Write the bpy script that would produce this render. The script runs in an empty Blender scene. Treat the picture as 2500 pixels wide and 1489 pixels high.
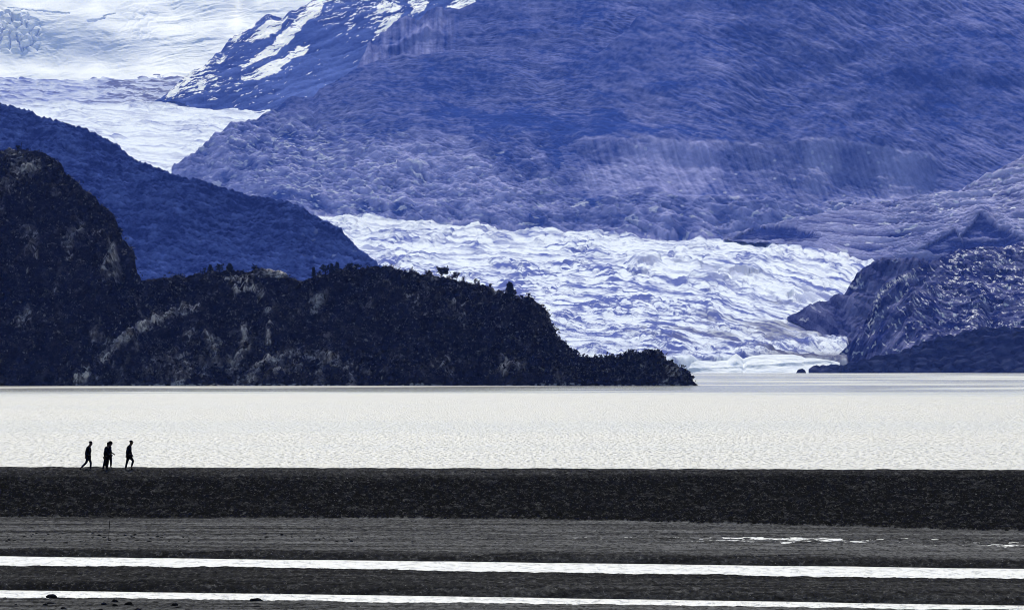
import bpy, math, random
import numpy as np
from mathutils import Vector

# ------------------------------------------------------------------ camera, world, sun, exposure
R = math.radians
scene = bpy.context.scene
COL = scene.collection
FPX, HCAM, HOR, CX = 13889.0, 8.4, 893.0, 1250.0      # focal length in photo pixels, eye height, horizon row, centre column

cam_d = bpy.data.cameras.new('camera')
cam = bpy.data.objects.new('camera', cam_d)
COL.objects.link(cam)
cam.location = (0, 0, HCAM)
cam.rotation_euler = (R(90), 0, 0)
cam_d.sensor_width = 36.0
cam_d.lens = 36.0 * FPX / 2500.0
cam_d.shift_y = (HOR - 744.5) / 2500.0
cam_d.clip_start = 1.0
cam_d.clip_end = 80000.0
scene.camera = cam

SUN_EL, SUN_AZ = 47.0, -3.0
w = bpy.data.worlds.new('World')
scene.world = w
w.use_nodes = True
nt = w.node_tree
nt.nodes.clear()
wo = nt.nodes.new('ShaderNodeOutputWorld')
bg = nt.nodes.new('ShaderNodeBackground')
sk = nt.nodes.new('ShaderNodeTexSky')
sk.sky_type = 'NISHITA'
sk.sun_disc = False
sk.sun_elevation = R(SUN_EL)
sk.sun_rotation = R(SUN_AZ)
bg.inputs['Strength'].default_value = 0.1
nt.links.new(sk.outputs[0], bg.inputs[0])
nt.links.new(bg.outputs[0], wo.inputs[0])

sun_d = bpy.data.lights.new('sun', 'SUN')
sun_d.energy = 3.6
sun_d.angle = R(0.5)
sun_d.color = (1.0, 0.97, 0.925)
sun = bpy.data.objects.new('sun', sun_d)
COL.objects.link(sun)
to_sun = Vector((math.sin(R(SUN_AZ)) * math.cos(R(SUN_EL)), math.cos(R(SUN_AZ)) * math.cos(R(SUN_EL)), math.sin(R(SUN_EL))))
sun.rotation_euler = (-to_sun).to_track_quat('-Z', 'Y').to_euler()

vs = scene.view_settings
vs.view_transform = 'Standard'
vs.look = 'None'
vs.exposure = 0.22
vs.gamma = 1.0
scene.cycles.max_bounces = 5
scene.cycles.diffuse_bounces = 2
scene.cycles.glossy_bounces = 2
scene.cycles.transmission_bounces = 2
scene.cycles.volume_bounces = 0
scene.cycles.use_denoising = True
scene.cycles.denoising_prefilter = "ACCURATE"
scene.cycles.use_adaptive_sampling = False
scene.cycles.filter_width = 1.0
scene.cycles.sample_clamp_indirect = 4.0

HAZE_COLOR = (0.12, 0.23, 1.0)
HAZE_DENSITY = 1.55e-5

# ------------------------------------------------------------------ numpy noise
def _hash(ix, iy, seed):
    h = (ix.astype(np.int64) * 374761393 + iy.astype(np.int64) * 668265263 + seed * 1442695041) & 0xFFFFFFFF
    h = ((h ^ (h >> 13)) * 1274126177) & 0xFFFFFFFF
    h = ((h ^ (h >> 15)) * 2246822519) & 0xFFFFFFFF
    return (h ^ (h >> 16)) & 0xFFFFFFFF

def perlin(x, y, seed=0):
    x = np.asarray(x, float); y = np.asarray(y, float)
    xi = np.floor(x); yi = np.floor(y)
    xf = x - xi; yf = y - yi
    xi = xi.astype(np.int64); yi = yi.astype(np.int64)
    u = xf * xf * xf * (xf * (xf * 6 - 15) + 10)
    v = yf * yf * yf * (yf * (yf * 6 - 15) + 10)
    def g(dx, dy):
        a = _hash(xi + dx, yi + dy, seed).astype(float) * (2 * math.pi / 4294967296.0)
        return np.cos(a) * (xf - dx) + np.sin(a) * (yf - dy)
    a = g(0, 0) * (1 - u) + g(1, 0) * u
    b = g(0, 1) * (1 - u) + g(1, 1) * u
    return (a * (1 - v) + b * v) * 1.45

def fbm(x, y, seed=0, octv=4, gain=0.5, lac=2.07):
    s = 0.0; a = 1.0; n = 0.0
    for o in range(octv):
        s = s + a * perlin(x, y, seed + o * 17)
        n += a
        a *= gain; x = x * lac + 3.1; y = y * lac - 1.7
    return s / n * 1.3

def ridged(x, y, seed=0, octv=4, gain=0.5, lac=2.07):
    s = 0.0; a = 1.0; n = 0.0
    for o in range(octv):
        s = s + a * (1 - np.abs(perlin(x, y, seed + o * 23)) * 2)
        n += a
        a *= gain; x = x * lac + 5.3; y = y * lac + 2.9
    return s / n

def worley(x, y, seed=0, jit=0.9):
    x = np.asarray(x, float); y = np.asarray(y, float)
    xi = np.floor(x).astype(np.int64); yi = np.floor(y).astype(np.int64)
    f1 = np.full(x.shape, 9.0); f2 = np.full(x.shape, 9.0); cid = np.zeros(x.shape)
    for dx in (-1, 0, 1):
        for dy in (-1, 0, 1):
            h = _hash(xi + dx, yi + dy, seed)
            px = xi + dx + 0.5 + jit * ((h & 0xFFFF) / 65535.0 - 0.5)
            py = yi + dy + 0.5 + jit * ((h >> 16) / 65535.0 - 0.5)
            d = np.hypot(px - x, py - y)
            nearer = d < f1
            f2 = np.where(nearer, f1, np.minimum(f2, d))
            cid = np.where(nearer, ((h >> 5) & 0xFFF) / 4095.0, cid)
            f1 = np.where(nearer, d, f1)
    return f1, f2, cid

def rot(x, y, deg):
    c, s = math.cos(R(deg)), math.sin(R(deg))
    return x * c + y * s, -x * s + y * c

def sstep(a, b, x):
    t = np.clip((x - a) / (b - a), 0, 1)
    return t * t * (3 - 2 * t)

def ledges(x, s_, period, seed, warp=0.8, rise=0.75):
    """stepped rock: faces that steepen up to a sharp flat ledge, broken sideways"""
    lid = 0.5 + 0.9 * fbm(x / (period * 2.6), s_ / (period * 1.6), seed + 5, 3)
    u = s_ / period + 1.3 * fbm(x / (period * 4.5), s_ / (period * 4.5), seed + 3, 2) + warp * 0.5 * fbm(x / (period * 1.1), s_ / (period * 1.1), seed + 1, 3)
    f = u - np.floor(u)
    saw = np.where(f < rise, f / rise, (1 - f) / (1 - rise))
    return saw, ((f > rise - 0.12) & (f < 0.98)).astype(float), lid

def facets(x, y, seed, jit=0.95, tilt=1.0):
    """broken rock: every cell is a plane of its own, tilted at random"""
    x = np.asarray(x, float); y = np.asarray(y, float)
    xi = np.floor(x).astype(np.int64); yi = np.floor(y).astype(np.int64)
    best = np.full(x.shape, 9.0); out = np.zeros(x.shape); cid = np.zeros(x.shape)
    for dx in (-1, 0, 1):
        for dy in (-1, 0, 1):
            h = _hash(xi + dx, yi + dy, seed); h2 = _hash(xi + dx, yi + dy, seed + 91)
            ox = x - (xi + dx + 0.5 + jit * ((h & 0xFFFF) / 65535.0 - 0.5))
            oy = y - (yi + dy + 0.5 + jit * ((h >> 16) / 65535.0 - 0.5))
            d = np.hypot(ox, oy)
            nearer = d < best
            pl = tilt * (((h2 & 0xFFF) / 4095.0 - 0.5) * 2 * ox + (((h2 >> 12) & 0xFFF) / 4095.0 - 0.5) * 2 * oy) + (h2 >> 24) / 255.0 * 0.6
            out = np.where(nearer, pl, out)
            cid = np.where(nearer, (h2 >> 24) / 255.0, cid)
            best = np.where(nearer, d, best)
    return out, cid

def gauss(x, s):
    return np.exp(-(x / s) ** 2)

def poly_mask(px, py, pts):
    inside = np.zeros(px.shape, bool)
    n = len(pts)
    for i in range(n):
        x0, y0 = pts[i]; x1, y1 = pts[(i + 1) % n]
        if y0 == y1:
            continue
        c = ((y0 > py) != (y1 > py)) & (px < (x1 - x0) * (py - y0) / (y1 - y0) + x0)
        inside ^= c
    return inside.astype(float)

def line_dist(px, py, pts):
    d = np.full(px.shape, 1e9)
    for (x0, y0), (x1, y1) in zip(pts[:-1], pts[1:]):
        vx, vy = x1 - x0, y1 - y0
        t = np.clip(((px - x0) * vx + (py - y0) * vy) / (vx * vx + vy * vy), 0, 1)
        d = np.minimum(d, np.hypot(px - x0 - t * vx, py - y0 - t * vy))
    return d

def P(px, py, Y):
    return ((px - CX) * Y / FPX, Y, HCAM + (HOR - py) * Y / FPX)

def z_of(py, Y):
    return HCAM + (HOR - py) * Y / FPX

# ------------------------------------------------------------------ object helpers
def tag(o, label=None, cat=None, group=None, kind=None):
    if label: o['label'] = label
    if cat: o['category'] = cat
    if group: o['group'] = group
    if kind: o['kind'] = kind
    return o

def link(name, me, mat=None, parent=None):
    o = bpy.data.objects.new(name, me)
    COL.objects.link(o)
    if mat: me.materials.append(mat)
    if parent: o.parent = parent
    return o

def empty(name, loc):
    o = bpy.data.objects.new(name, None)
    o.empty_display_size = 0.3
    o.location = loc
    COL.objects.link(o)
    return o

def grid_mesh(name, V, attrs=None, smooth=True):
    nr, nc = V.shape[:2]
    me = bpy.data.meshes.new(name)
    me.vertices.add(nr * nc)
    me.vertices.foreach_set('co', np.ascontiguousarray(V.reshape(-1), dtype=np.float32))
    i = np.arange(nr * nc).reshape(nr, nc)
    q = np.stack([i[:-1, :-1], i[:-1, 1:], i[1:, 1:], i[1:, :-1]], -1).reshape(-1, 4)
    me.loops.add(q.size)
    me.loops.foreach_set('vertex_index', np.ascontiguousarray(q.reshape(-1), dtype=np.int32))
    me.polygons.add(len(q))
    me.polygons.foreach_set('loop_start', np.arange(0, q.size, 4, dtype=np.int32))
    me.update(calc_edges=True)
    if smooth: me.shade_smooth()
    else: me.shade_flat()
    for k, a in (attrs or {}).items():
        at = me.attributes.new(k, 'FLOAT', 'POINT')
        at.data.foreach_set('value', np.ascontiguousarray(np.broadcast_to(a, (nr, nc)).reshape(-1), dtype=np.float32))
    return me

def poly_mesh(name, verts, faces, smooth=True):
    me = bpy.data.meshes.new(name)
    me.from_pydata([tuple(v) for v in verts], [], faces)
    me.update()
    if smooth: me.shade_smooth()
    return me

# ------------------------------------------------------------------ materials
class NT:
    def __init__(self, name):
        self.m = bpy.data.materials.new(name)
        self.m.use_nodes = True
        self.t = self.m.node_tree
        self.b = self.t.nodes['Principled BSDF']
        self.b.inputs['Specular IOR Level'].default_value = 0.0
        tc = self.t.nodes.new('ShaderNodeTexCoord')
        self.obj = tc.outputs['Object']
    def n(self, t, **kw):
        nd = self.t.nodes.new(t)
        for k, v in kw.items(): setattr(nd, k, v)
        return nd
    def l(self, a, b): self.t.links.new(a, b)
    def scaled(self, sx, sy, sz, rz=0.0):
        mp = self.n('ShaderNodeMapping')
        mp.inputs['Scale'].default_value = (sx, sy, sz)
        mp.inputs['Rotation'].default_value = (0, rz, 0)
        self.l(self.obj, mp.inputs['Vector'])
        return mp.outputs[0]
    def noise(self, vec, scale=1.0, detail=4.0, rough=0.55, dist=0.0):
        nd = self.n('ShaderNodeTexNoise')
        nd.inputs['Scale'].default_value = scale
        nd.inputs['Detail'].default_value = detail
        nd.inputs['Roughness'].default_value = rough
        nd.inputs['Distortion'].default_value = dist
        self.l(vec, nd.inputs['Vector'])
        return nd.outputs['Fac']
    def attr(self, name):
        return self.n('ShaderNodeAttribute', attribute_name=name).outputs['Fac']
    def ramp(self, fac, stops):
        nd = self.n('ShaderNodeValToRGB')
        e = nd.color_ramp.elements
        while len(e) > len(stops): e.remove(e[-1])
        while len(e) < len(stops): e.new(0.5)
        for s, (p, c) in zip(e, stops):
            s.position = p
            s.color = (c, c, c, 1) if isinstance(c, (int, float)) else (*c, 1)
        self.l(fac, nd.inputs[0])
        return nd.outputs[0]
    def mix(self, fac, a, b, mode='MIX'):
        nd = self.n('ShaderNodeMix', data_type='RGBA', blend_type=mode)
        for sock, v in ((nd.inputs[0], fac), (nd.inputs[6], a), (nd.inputs[7], b)):
            if isinstance(v, (int, float)): sock.default_value = v
            elif isinstance(v, tuple): sock.default_value = (*v, 1)
            else: self.l(v, sock)
        return nd.outputs[2]
    def math(self, op, a, b=0.0):
        nd = self.n('ShaderNodeMath', operation=op)
        for sock, v in ((nd.inputs[0], a), (nd.inputs[1], b)):
            if isinstance(v, (int, float)): sock.default_value = v
            else: self.l(v, sock)
        return nd.outputs[0]
    def color(self, c):
        if isinstance(c, tuple): self.b.inputs['Base Color'].default_value = (*c, 1)
        else: self.l(c, self.b.inputs['Base Color'])
    def rough(self, v):
        if isinstance(v, (int, float)): self.b.inputs['Roughness'].default_value = v
        else: self.l(v, self.b.inputs['Roughness'])
    def bump(self, h, strength, dist):
        nd = self.n('ShaderNodeBump')
        nd.inputs['Strength'].default_value = strength
        nd.inputs['Distance'].default_value = dist
        self.l(h, nd.inputs['Height'])
        self.l(nd.outputs[0], self.b.inputs['Normal'])

def terrain_mat(name, dark, pale, scale, rz=0.0, bump=2.0, snow_or_glint=(0.86, 0.89, 0.95), stretch=4.0):
    """dark growth to pale rock by the 'pale' attribute, white by the second one for snowy ground and painted sun glints, broken up by stretched noise"""
    m = NT(name)
    v = m.scaled(scale / stretch, scale / stretch, scale, rz)
    n1 = m.noise(v, 1.0, 6.0, 0.62, 0.8)
    n2 = m.noise(m.obj, scale * 1.7, 5.0, 0.6)
    f = m.math('ADD', m.attr('pale'), m.math('MULTIPLY', m.math('SUBTRACT', n1, 0.5), 0.55))
    f = m.math('ADD', f, m.math('MULTIPLY', m.math('SUBTRACT', n2, 0.5), 0.35))
    f = m.math('MINIMUM', m.math('MAXIMUM', f, 0.0), 1.0)
    c = m.mix(f, dark, pale)
    c = m.mix(m.attr('snow_or_glint'), c, snow_or_glint)
    m.color(c)
    m.rough(0.9)
    h = m.math('ADD', n1, n2)
    m.bump(h, 0.6, bump)
    return m.m

M_ICE = None
def ice_mat(name, clean=(0.74, 0.79, 0.88), deep_or_shade=(0.075, 0.10, 0.33), dirt=(0.10, 0.10, 0.15), scale=0.05):
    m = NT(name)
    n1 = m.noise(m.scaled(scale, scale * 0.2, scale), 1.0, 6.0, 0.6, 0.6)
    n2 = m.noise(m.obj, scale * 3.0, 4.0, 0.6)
    c = m.mix(m.attr('deep_or_shade'), clean, deep_or_shade)  # blue of the inner ice, also carries painted crevasse shadow
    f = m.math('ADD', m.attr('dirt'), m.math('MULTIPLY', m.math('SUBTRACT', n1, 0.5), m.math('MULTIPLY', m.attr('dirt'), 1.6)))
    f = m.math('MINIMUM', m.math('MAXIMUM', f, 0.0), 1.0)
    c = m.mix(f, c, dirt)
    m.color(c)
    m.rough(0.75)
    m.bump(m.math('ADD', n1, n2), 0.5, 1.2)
    return m.m

def smooth2(a, n):
    k = np.hanning(2 * n + 3)[1:-1]; k /= k.sum()
    a = np.apply_along_axis(lambda v: np.convolve(v, k, 'same'), 0, a)
    return np.apply_along_axis(lambda v: np.convolve(v, k, 'same'), 1, a)

def smooth(a, n):
    n = int(max(1, n)) * 2 + 1
    k = np.hanning(n + 2)[1:-1]; k /= k.sum()
    return np.convolve(np.pad(a, n // 2, mode='reflect', reflect_type='odd'), k, 'valid')

# ------------------------------------------------------------------ terrain builder
def ridge(name, crest, foot, ncol, nrow, slope, disp, mat, px0, px1, label, cat=None,
          back_len=400.0, back_drop=0.7, nback=24, below=0.08, edge=None, kind='structure', power=1.0, post=None):
    """A hillside that climbs from a foot line to a crest line and falls away behind it.
    crest: (column, row); foot: (column, row, distance); the distance of the crest follows from the slope in degrees."""
    px = np.linspace(px0, px1, ncol)
    cr = np.array(crest, float); ft = np.array(foot, float)
    cpy = np.interp(px, cr[:, 0], cr[:, 1])
    if edge:
        cpy = cpy + edge(px)
    fpy = np.interp(px, ft[:, 0], ft[:, 1]); fY = np.interp(px, ft[:, 0], ft[:, 2])
    sl = slope if np.isscalar(slope) else np.interp(px, [a for a, b in slope], [b for a, b in slope])
    T = np.tan(np.radians(sl)) * np.ones_like(px)
    fZ = z_of(fpy, fY)
    k = (HOR - cpy) / FPX
    cY = np.maximum((T * fY + HCAM - fZ) / (T - k), fY + 2.0)
    dx = (px1 - px0) / (ncol - 1)
    fY0 = fY
    fY = smooth(fY, 45 / dx); cY = fY + smooth(cY - fY0, 45 / dx)
    fZ = z_of(fpy, fY)
    cZ = z_of(cpy, cY)
    t = np.concatenate([np.linspace(-below, 0, 8)[:-1], np.linspace(0, 1, nrow)])[:, None]
    tt = np.where(t > 0, np.abs(t) ** power, t)
    Y = fY + (cY - fY) * t
    Z = fZ + (cZ - fZ) * tt
    s = np.linspace(0, 1, nback + 1)[1:, None] ** 1.5
    Yb = cY + back_len * s
    Zb = cZ + 0.5 * np.sqrt(np.maximum(back_len, 1)) * 0 - back_len * back_drop * s * (0.25 + 0.75 * s)
    Y = np.vstack([Y, Yb]); Z = np.vstack([Z, Zb])
    PX = np.broadcast_to(px, Y.shape)
    X = (PX - CX) * Y / FPX
    PY = HOR - (Z - HCAM) * FPX / Y
    S = (Y - fY) / np.cos(np.radians(np.mean(sl)))
    tfull = np.vstack([t * np.ones_like(px), 1 + s * np.ones_like(px)])
    d, attrs = disp(PX, PY, X, S, tfull)
    a = np.radians(sl) * np.ones_like(px)
    V = np.stack([X, Y - np.sin(a) * d, Z + np.cos(a) * d], -1)
    if post:
        du = np.gradient(V, axis=1); dv = np.gradient(V, axis=0)
        nn = np.cross(du, dv); nn /= np.linalg.norm(nn, axis=2, keepdims=True) + 1e-9
        post(attrs, np.abs(nn[..., 2]), PX, PY, X, S)
    for key in ('pale', 'snow_or_glint'):
        attrs.setdefault(key, np.zeros_like(Y))
    me = grid_mesh(name, V, attrs)
    o = link(name, me, mat)
    tag(o, label, cat, kind=kind)
    return {'o': o, 'V': V, 'px': px, 'ncrest': 7 + nrow - 1, 'attrs': attrs, 'PY': PY, 't': tfull}

# ------------------------------------------------------------------ glacier profile shared by ice and mountain feet
GY = [6850, 6960, 7180, 7800, 9400, 11300, 12600, 14000, 15500, 17000, 18600, 20300, 22000, 22400]
GPY = [872, 858, 828, 760, 680, 615, 580, 521, 462, 400, 335, 266, 191, 178]
def glacier_Y(py):
    return np.interp(-np.asarray(py, float), [-p for p in GPY], GY)

# ------------------------------------------------------------------ ice cap high above the glacier
def build_icecap():
    ncol, nrow = 520, 420
    px = np.linspace(-70, 860, ncol)
    py = np.linspace(205, -90, nrow)
    PX, PY = np.meshgrid(px, py)
    wx = PX + 26 * fbm(PX / 110, PY / 60, 5); wy = PY + 12 * fbm(PX / 120, PY / 50, 9)
    T = 0.34 + 0.30 * fbm(wx / 90, wy / 22, 21, 5, 0.6)
    T += 0.50 * gauss(wx - 215, 120) * gauss(wy - 112, 42)           # shaded bowl
    T += 0.40 * gauss(wx - 60, 90) * gauss(wy - 90, 55)              # broken ice face
    T -= 0.17 * gauss(wy - 168, 20) * (0.4 + 0.6 * sstep(700, 60, wx) )
    T -= 0.18 * gauss(wx - 440, 130) * gauss(wy - 70, 26)
    T -= 0.14 * gauss(wx - 120, 100) * gauss(wy - 12, 14)
    T += 0.16 * gauss(wx - 420, 120) * gauss(wy - 105, 18)
    T += 0.14 * gauss(wx - 520, 150) * gauss(wy - 15, 24)
    T -= 0.14 * gauss(wx - 330, 40) * gauss(wy - 70, 50)
    T = np.clip(T, 0.165, 1.1)
    Y = np.zeros_like(PX)
    Y[0] = 21900 + 60 * fbm(px / 90, px * 0 + 2, 3)
    dpy = py[0] - py[1]
    for i in range(1, nrow):
        k = (HOR - PY[i]) / FPX
        Y[i] = Y[i - 1] + dpy * Y[i - 1] / FPX / np.maximum(T[i] - k, 0.05)
    for i in range(nrow):
        Y[i] = smooth(Y[i], 22)
    Z = z_of(PY, Y)
    X = (PX - CX) * Y / FPX
    f1, f2, cid = worley(PX / 24 + 0.5 * fbm(PX / 30, PY / 20, 4), PY / 17, 8)
    ser = sstep(120, 40, wx) * sstep(135, 115, wy) * sstep(15, 35, wy)
    ser = np.maximum(ser, 0.5 * gauss(wx - 345, 40) * gauss(wy - 55, 40))
    d = ser * (np.clip(f2 - f1, 0, 0.35) * 62 + cid * 16 - 16)
    lay = fbm(wx / 140, wy / 9 + wx / 60, 33, 4)
    d += 5.0 * lay * (1 - ser) * (0.35 + sstep(250, 420, wx))
    d += 5.0 * fbm(wx / 40, wy / 22, 35, 5)
    crack = np.zeros_like(PX)
    for pts, wd in (([(20, 18), (90, 26), (170, 33)], 1.1), ([(215, 52), (235, 50), (256, 43)], 2.0),
                    ([(30, 40), (32, 55)], 1.6), ([(42, 90), (43, 105)], 1.6), ([(86, 92), (95, 75)], 1.3), ([(56, 118), (58, 126)], 1.4),
                    ([(250, 40), (280, 33)], 1.0)):
        crack = np.maximum(crack, gauss(line_dist(wx * 0 + PX + 3 * fbm(PX / 9, PY / 9, 77), PY + 2 * fbm(PX / 9, PY / 9, 78), pts), wd))
    d -= 12 * crack
    V = np.stack([X, Y - 0.6 * d, Z + 0.8 * d], -1)
    deep_or_shade = np.clip(0.45 * crack + ser * sstep(0.10, 0.0, f2 - f1) * 0.6 + 0.12 * gauss(wx - 215, 140) * gauss(wy - 105, 45), 0, 1)  # last term tints the bowl with painted shade
    me = grid_mesh('snowfield', V, {'deep_or_shade': deep_or_shade, 'dirt': 0.05 * sstep(0.2, 0.7, lay)})
    tag(link('snowfield', me, ice_mat('snow_ice', clean=(0.88, 0.91, 0.97), deep_or_shade=(0.25, 0.33, 0.62), scale=0.02)), 'white snowfield and broken ice face high above the glacier', 'snowfield', kind='structure')
build_icecap()

# ------------------------------------------------------------------ glacier
def build_glacier():
    ncol = 760
    px = np.linspace(-70, 2170, ncol)
    Yr = np.concatenate([np.arange(6850, 11500, 6.0), np.arange(11500, 16000, 9.0), np.arange(16000, 22400, 13.0)])
    PX, Y = np.meshgrid(px, Yr)
    Y = Y + 40 * fbm(PX / 160, PX * 0 + 1.5, 3) * sstep(7400, 6900, Y)
    PY = np.interp(Y, GY, GPY)
    Z = z_of(PY, Y)
    X = (PX - CX) * Y / FPX
    q = 0.05 * PX + np.where(PX > 1450, ((PX - 1450) / 500.0) ** 2 * 62, 0) * sstep(540, 800, PY) * sstep(900, 850, PY)
    k_ = Y / 10000.0
    U = PX + 16 * fbm(PX / 90, PY / 30, 51); W = PY - q + 5 * fbm(PX / 80, PY / 24, 52)
    f1, f2, cid = worley(U / 40, W / 10, 61)
    g1, g2, gid = worley(U / 21 + 9, W / 5.0, 62)
    broken = 0.25 + 0.95 * sstep(-0.25, 0.35, fbm(PX / 150, (PY - 0.6 * q) / 40, 79, 3))
    dash = fbm(U / 80, W / 6.0, 74, 5, 0.6)
    dash2 = fbm(U / 26, W / 2.6, 75, 3, 0.6)
    big = fbm(U / 190, W / 26, 63, 3)
    n = fbm(U / 130, W / 14, 71, 4)
    calm = np.clip(gauss(PX - 2040, 90) * gauss(PY - 680, 45) + gauss(PX - 1900, 110) * gauss(PY - 785, 38), 0, 1)
    ser = broken * (np.clip(f2 - f1, 0, 0.45) * 4.6 + cid * 4.2 + np.clip(g2 - g1, 0, 0.4) * 3.2 + gid * 3.0) + 2.6 * dash + 2.2 * dash2
    d = 1.25 * ser * k_ * (1 - 0.6 * calm) + big * 6 * k_ - 5 * k_
    ridge_ice = gauss(line_dist(PX, PY, [(1560, 640), (1700, 660), (1850, 690), (1960, 730), (2010, 745)]), 20)
    d += 9 * ridge_ice * (0.4 + cid)
    upper = sstep(520, 420, PY)
    d *= 1 - 0.45 * upper
    front = sstep(6850, 6885, Y)
    Zs = (Z + d) * front - 3 * (1 - front)
    Zs = Zs - 70 * sstep(2066, 2090, PX) * sstep(7300, 7050, Y)
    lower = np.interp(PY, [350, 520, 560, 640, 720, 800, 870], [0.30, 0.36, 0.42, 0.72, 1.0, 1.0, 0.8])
    deep_or_shade = 0.40 * broken * sstep(0.12, 0.02, f2 - f1) + 0.95 * sstep(0.0, 0.42, dash + 0.45 * n - 0.02) + 0.6 * sstep(0.12, 0.5, dash2 + 0.2 * n) + 0.9 * sstep(0.16, 0.36, fbm(U / 170, W / 3.6, 76, 4)) + 0.3 * sstep(0.0, 0.5, n)  # dark dashes paint shadow into the crevasse blue
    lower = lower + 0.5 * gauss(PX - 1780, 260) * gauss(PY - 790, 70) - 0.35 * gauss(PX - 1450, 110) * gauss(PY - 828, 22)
    deep_or_shade = np.clip(deep_or_shade * (0.7 + 0.5 * broken) * lower, 0, 0.95) * (1 - 0.5 * ridge_ice) * (1 - 0.75 * calm * sstep(0.3, -0.05, dash))
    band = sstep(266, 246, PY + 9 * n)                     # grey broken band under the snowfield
    deep_or_shade = np.maximum(deep_or_shade, band * np.clip(0.42 + 0.5 * sstep(-0.2, 0.5, dash) + 0.5 * dash2, 0, 0.95))
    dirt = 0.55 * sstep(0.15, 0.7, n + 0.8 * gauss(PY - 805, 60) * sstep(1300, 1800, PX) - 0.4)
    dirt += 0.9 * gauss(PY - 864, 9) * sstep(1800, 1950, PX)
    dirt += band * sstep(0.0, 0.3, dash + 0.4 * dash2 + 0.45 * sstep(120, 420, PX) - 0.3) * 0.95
    dirt += 0.5 * sstep(-0.1, 0.4, n) * gauss(PY - 415, 38) * sstep(380, 470, PX)
    dirt += 0.22 * calm * sstep(-0.1, 0.3, fbm(U / 60, W / 2.5, 73, 3))
    V = np.stack([X, Y, Zs], -1)
    me = grid_mesh('glacier', V, {'deep_or_shade': deep_or_shade, 'dirt': np.clip(dirt, 0, 0.95)})
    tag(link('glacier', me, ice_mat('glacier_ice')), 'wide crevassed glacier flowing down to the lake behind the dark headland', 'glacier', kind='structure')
build_glacier()

# ------------------------------------------------------------------ mountains
def streaks(X, S, PX, specs, seed, lines=False):
    """several directions of fine relief, each strongest round its own column"""
    out = 0; wsum = 0
    for i, (c, wd, ang, la, lb) in enumerate(specs):
        wt = gauss(PX - c, wd) + 1e-4
        a, b = rot(X, S, ang)
        wv = 14 * fbm(a / 160, b / 60, seed + 90 + i, 3)
        if lines: out = out + wt * sstep(0.55, 0.95, ridged(a / la, (b + wv) / lb, seed + i * 7, 3, 0.6))
        else: out = out + wt * (fbm(a / la, (b + wv) / lb, seed + i * 7, 5, 0.6))
        wsum = wsum + wt
    return out / wsum

def disp_snowridge(PX, PY, X, S, t):
    S = S * math.sin(R(15)) / math.sin(R(42))
    a, b = rot(X, S, 38)
    st = fbm(a / 260, b / 26, 101, 5, 0.6)
    d = 30 * fbm(a / 500, b / 120, 102, 4) + 6 * st + 6 * ridged(X / 30, S / 30, 103, 4)
    d *= 0.5 + 0.5 * sstep(1.0, 0.9, t)
    wx = PX + 9 * fbm(a / 120, b / 22, 104, 4); wy = PY + 7 * fbm(a / 110, b / 20, 105, 4)
    polys = [
        [(585, 168), (620, 138), (660, 112), (700, 76), (740, 38), (768, -5), (803, -5), (782, 35), (742, 72), (702, 107), (662, 142), (622, 160), (592, 180)],
        [(588, 192), (640, 168), (696, 142), (722, 112), (758, 106), (742, 132), (702, 157), (672, 186), (640, 200), (600, 207)],
        [(585, 100), (630, 84), (650, 62), (705, 56), (690, 76), (655, 98), (615, 106)],
        [(905, 84), (940, 50), (985, 30), (972, 62), (942, 86), (914, 98)],
        [(1002, 4), (1020, -10), (1048, -8), (1034, 24), (1006, 36)],
        [(1086, 24), (1120, 4), (1190, -14), (1160, 8), (1120, 28)],
        [(905, 20), (940, 8), (985, 18), (960, 34), (925, 38)],
        [(640, 20), (600, 60), (560, 100), (575, 104), (620, 70)],
        [(470, 235), (492, 205), (505, 208), (490, 238)], [(405, 236), (432, 210), (440, 222), (424, 240)],
        [(520, 160), (545, 132), (556, 135), (535, 165)], [(455, 195), (475, 178), (480, 186), (462, 205)]]
    sn = np.zeros_like(PX)
    for p in polys:
        sn = np.maximum(sn, poly_mask(wx, wy, p))
    sn *= (fbm(a / 90, b / 7, 106, 4, 0.6) > -0.12 - 0.25 * gauss(PX - 680, 60))
    fleck = fbm(a / 60, b / 8, 107, 4, 0.6)
    dens = 0.55 * gauss(PX - 470, 90) * gauss(PY - 210, 40) + 0.55 * gauss(PX - 890, 110) * gauss(PY - 25, 70) \
        + 0.42 * gauss(line_dist(PX, PY, [(430, 210), (560, 105), (655, 45), (780, 0)]), 26) + 0.2 * gauss(PX - 640, 160) * gauss(PY - 190, 70)
    sn = np.maximum(sn, (fleck > 0.62 - dens * 0.8).astype(float))
    pale = 0.18 + 0.40 * sstep(60, 260, PY) * sstep(560, 760, PX) + 0.55 * st  # haze at the lower right painted in as paler rock
    return d, {'snow_or_glint': sn, 'pale': np.clip(pale, 0, 1)}

A_CREST = [(380, 246), (400, 236), (440, 202), (490, 168), (515, 145), (530, 128), (545, 118), (560, 100), (590, 78), (620, 62), (650, 42), (662, 40), (675, 48), (690, 50),
           (705, 34), (722, 30), (760, 8), (790, -12), (900, -70), (1400, -120)]
A_FOOT = [(380, 252, 20600), (440, 250, 20500), (520, 268, 20300), (640, 282, 20100), (900, 300, 19800), (1400, 300, 19800)]
M_SNOWRIDGE = terrain_mat('snow_streaked_rock', (0.006, 0.014, 0.08), (0.13, 0.18, 0.48), 0.03, R(-40), 3.0, snow_or_glint=(0.96, 0.97, 0.98))  # rock colours carry some of the haze blue
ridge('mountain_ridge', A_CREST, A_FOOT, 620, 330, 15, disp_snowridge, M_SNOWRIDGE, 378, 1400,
      'steep blue rock ridge streaked with snowy white beside the upper glacier', edge=lambda p: 3.0 * fbm(p / 14, p * 0, 4, 4))

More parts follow.
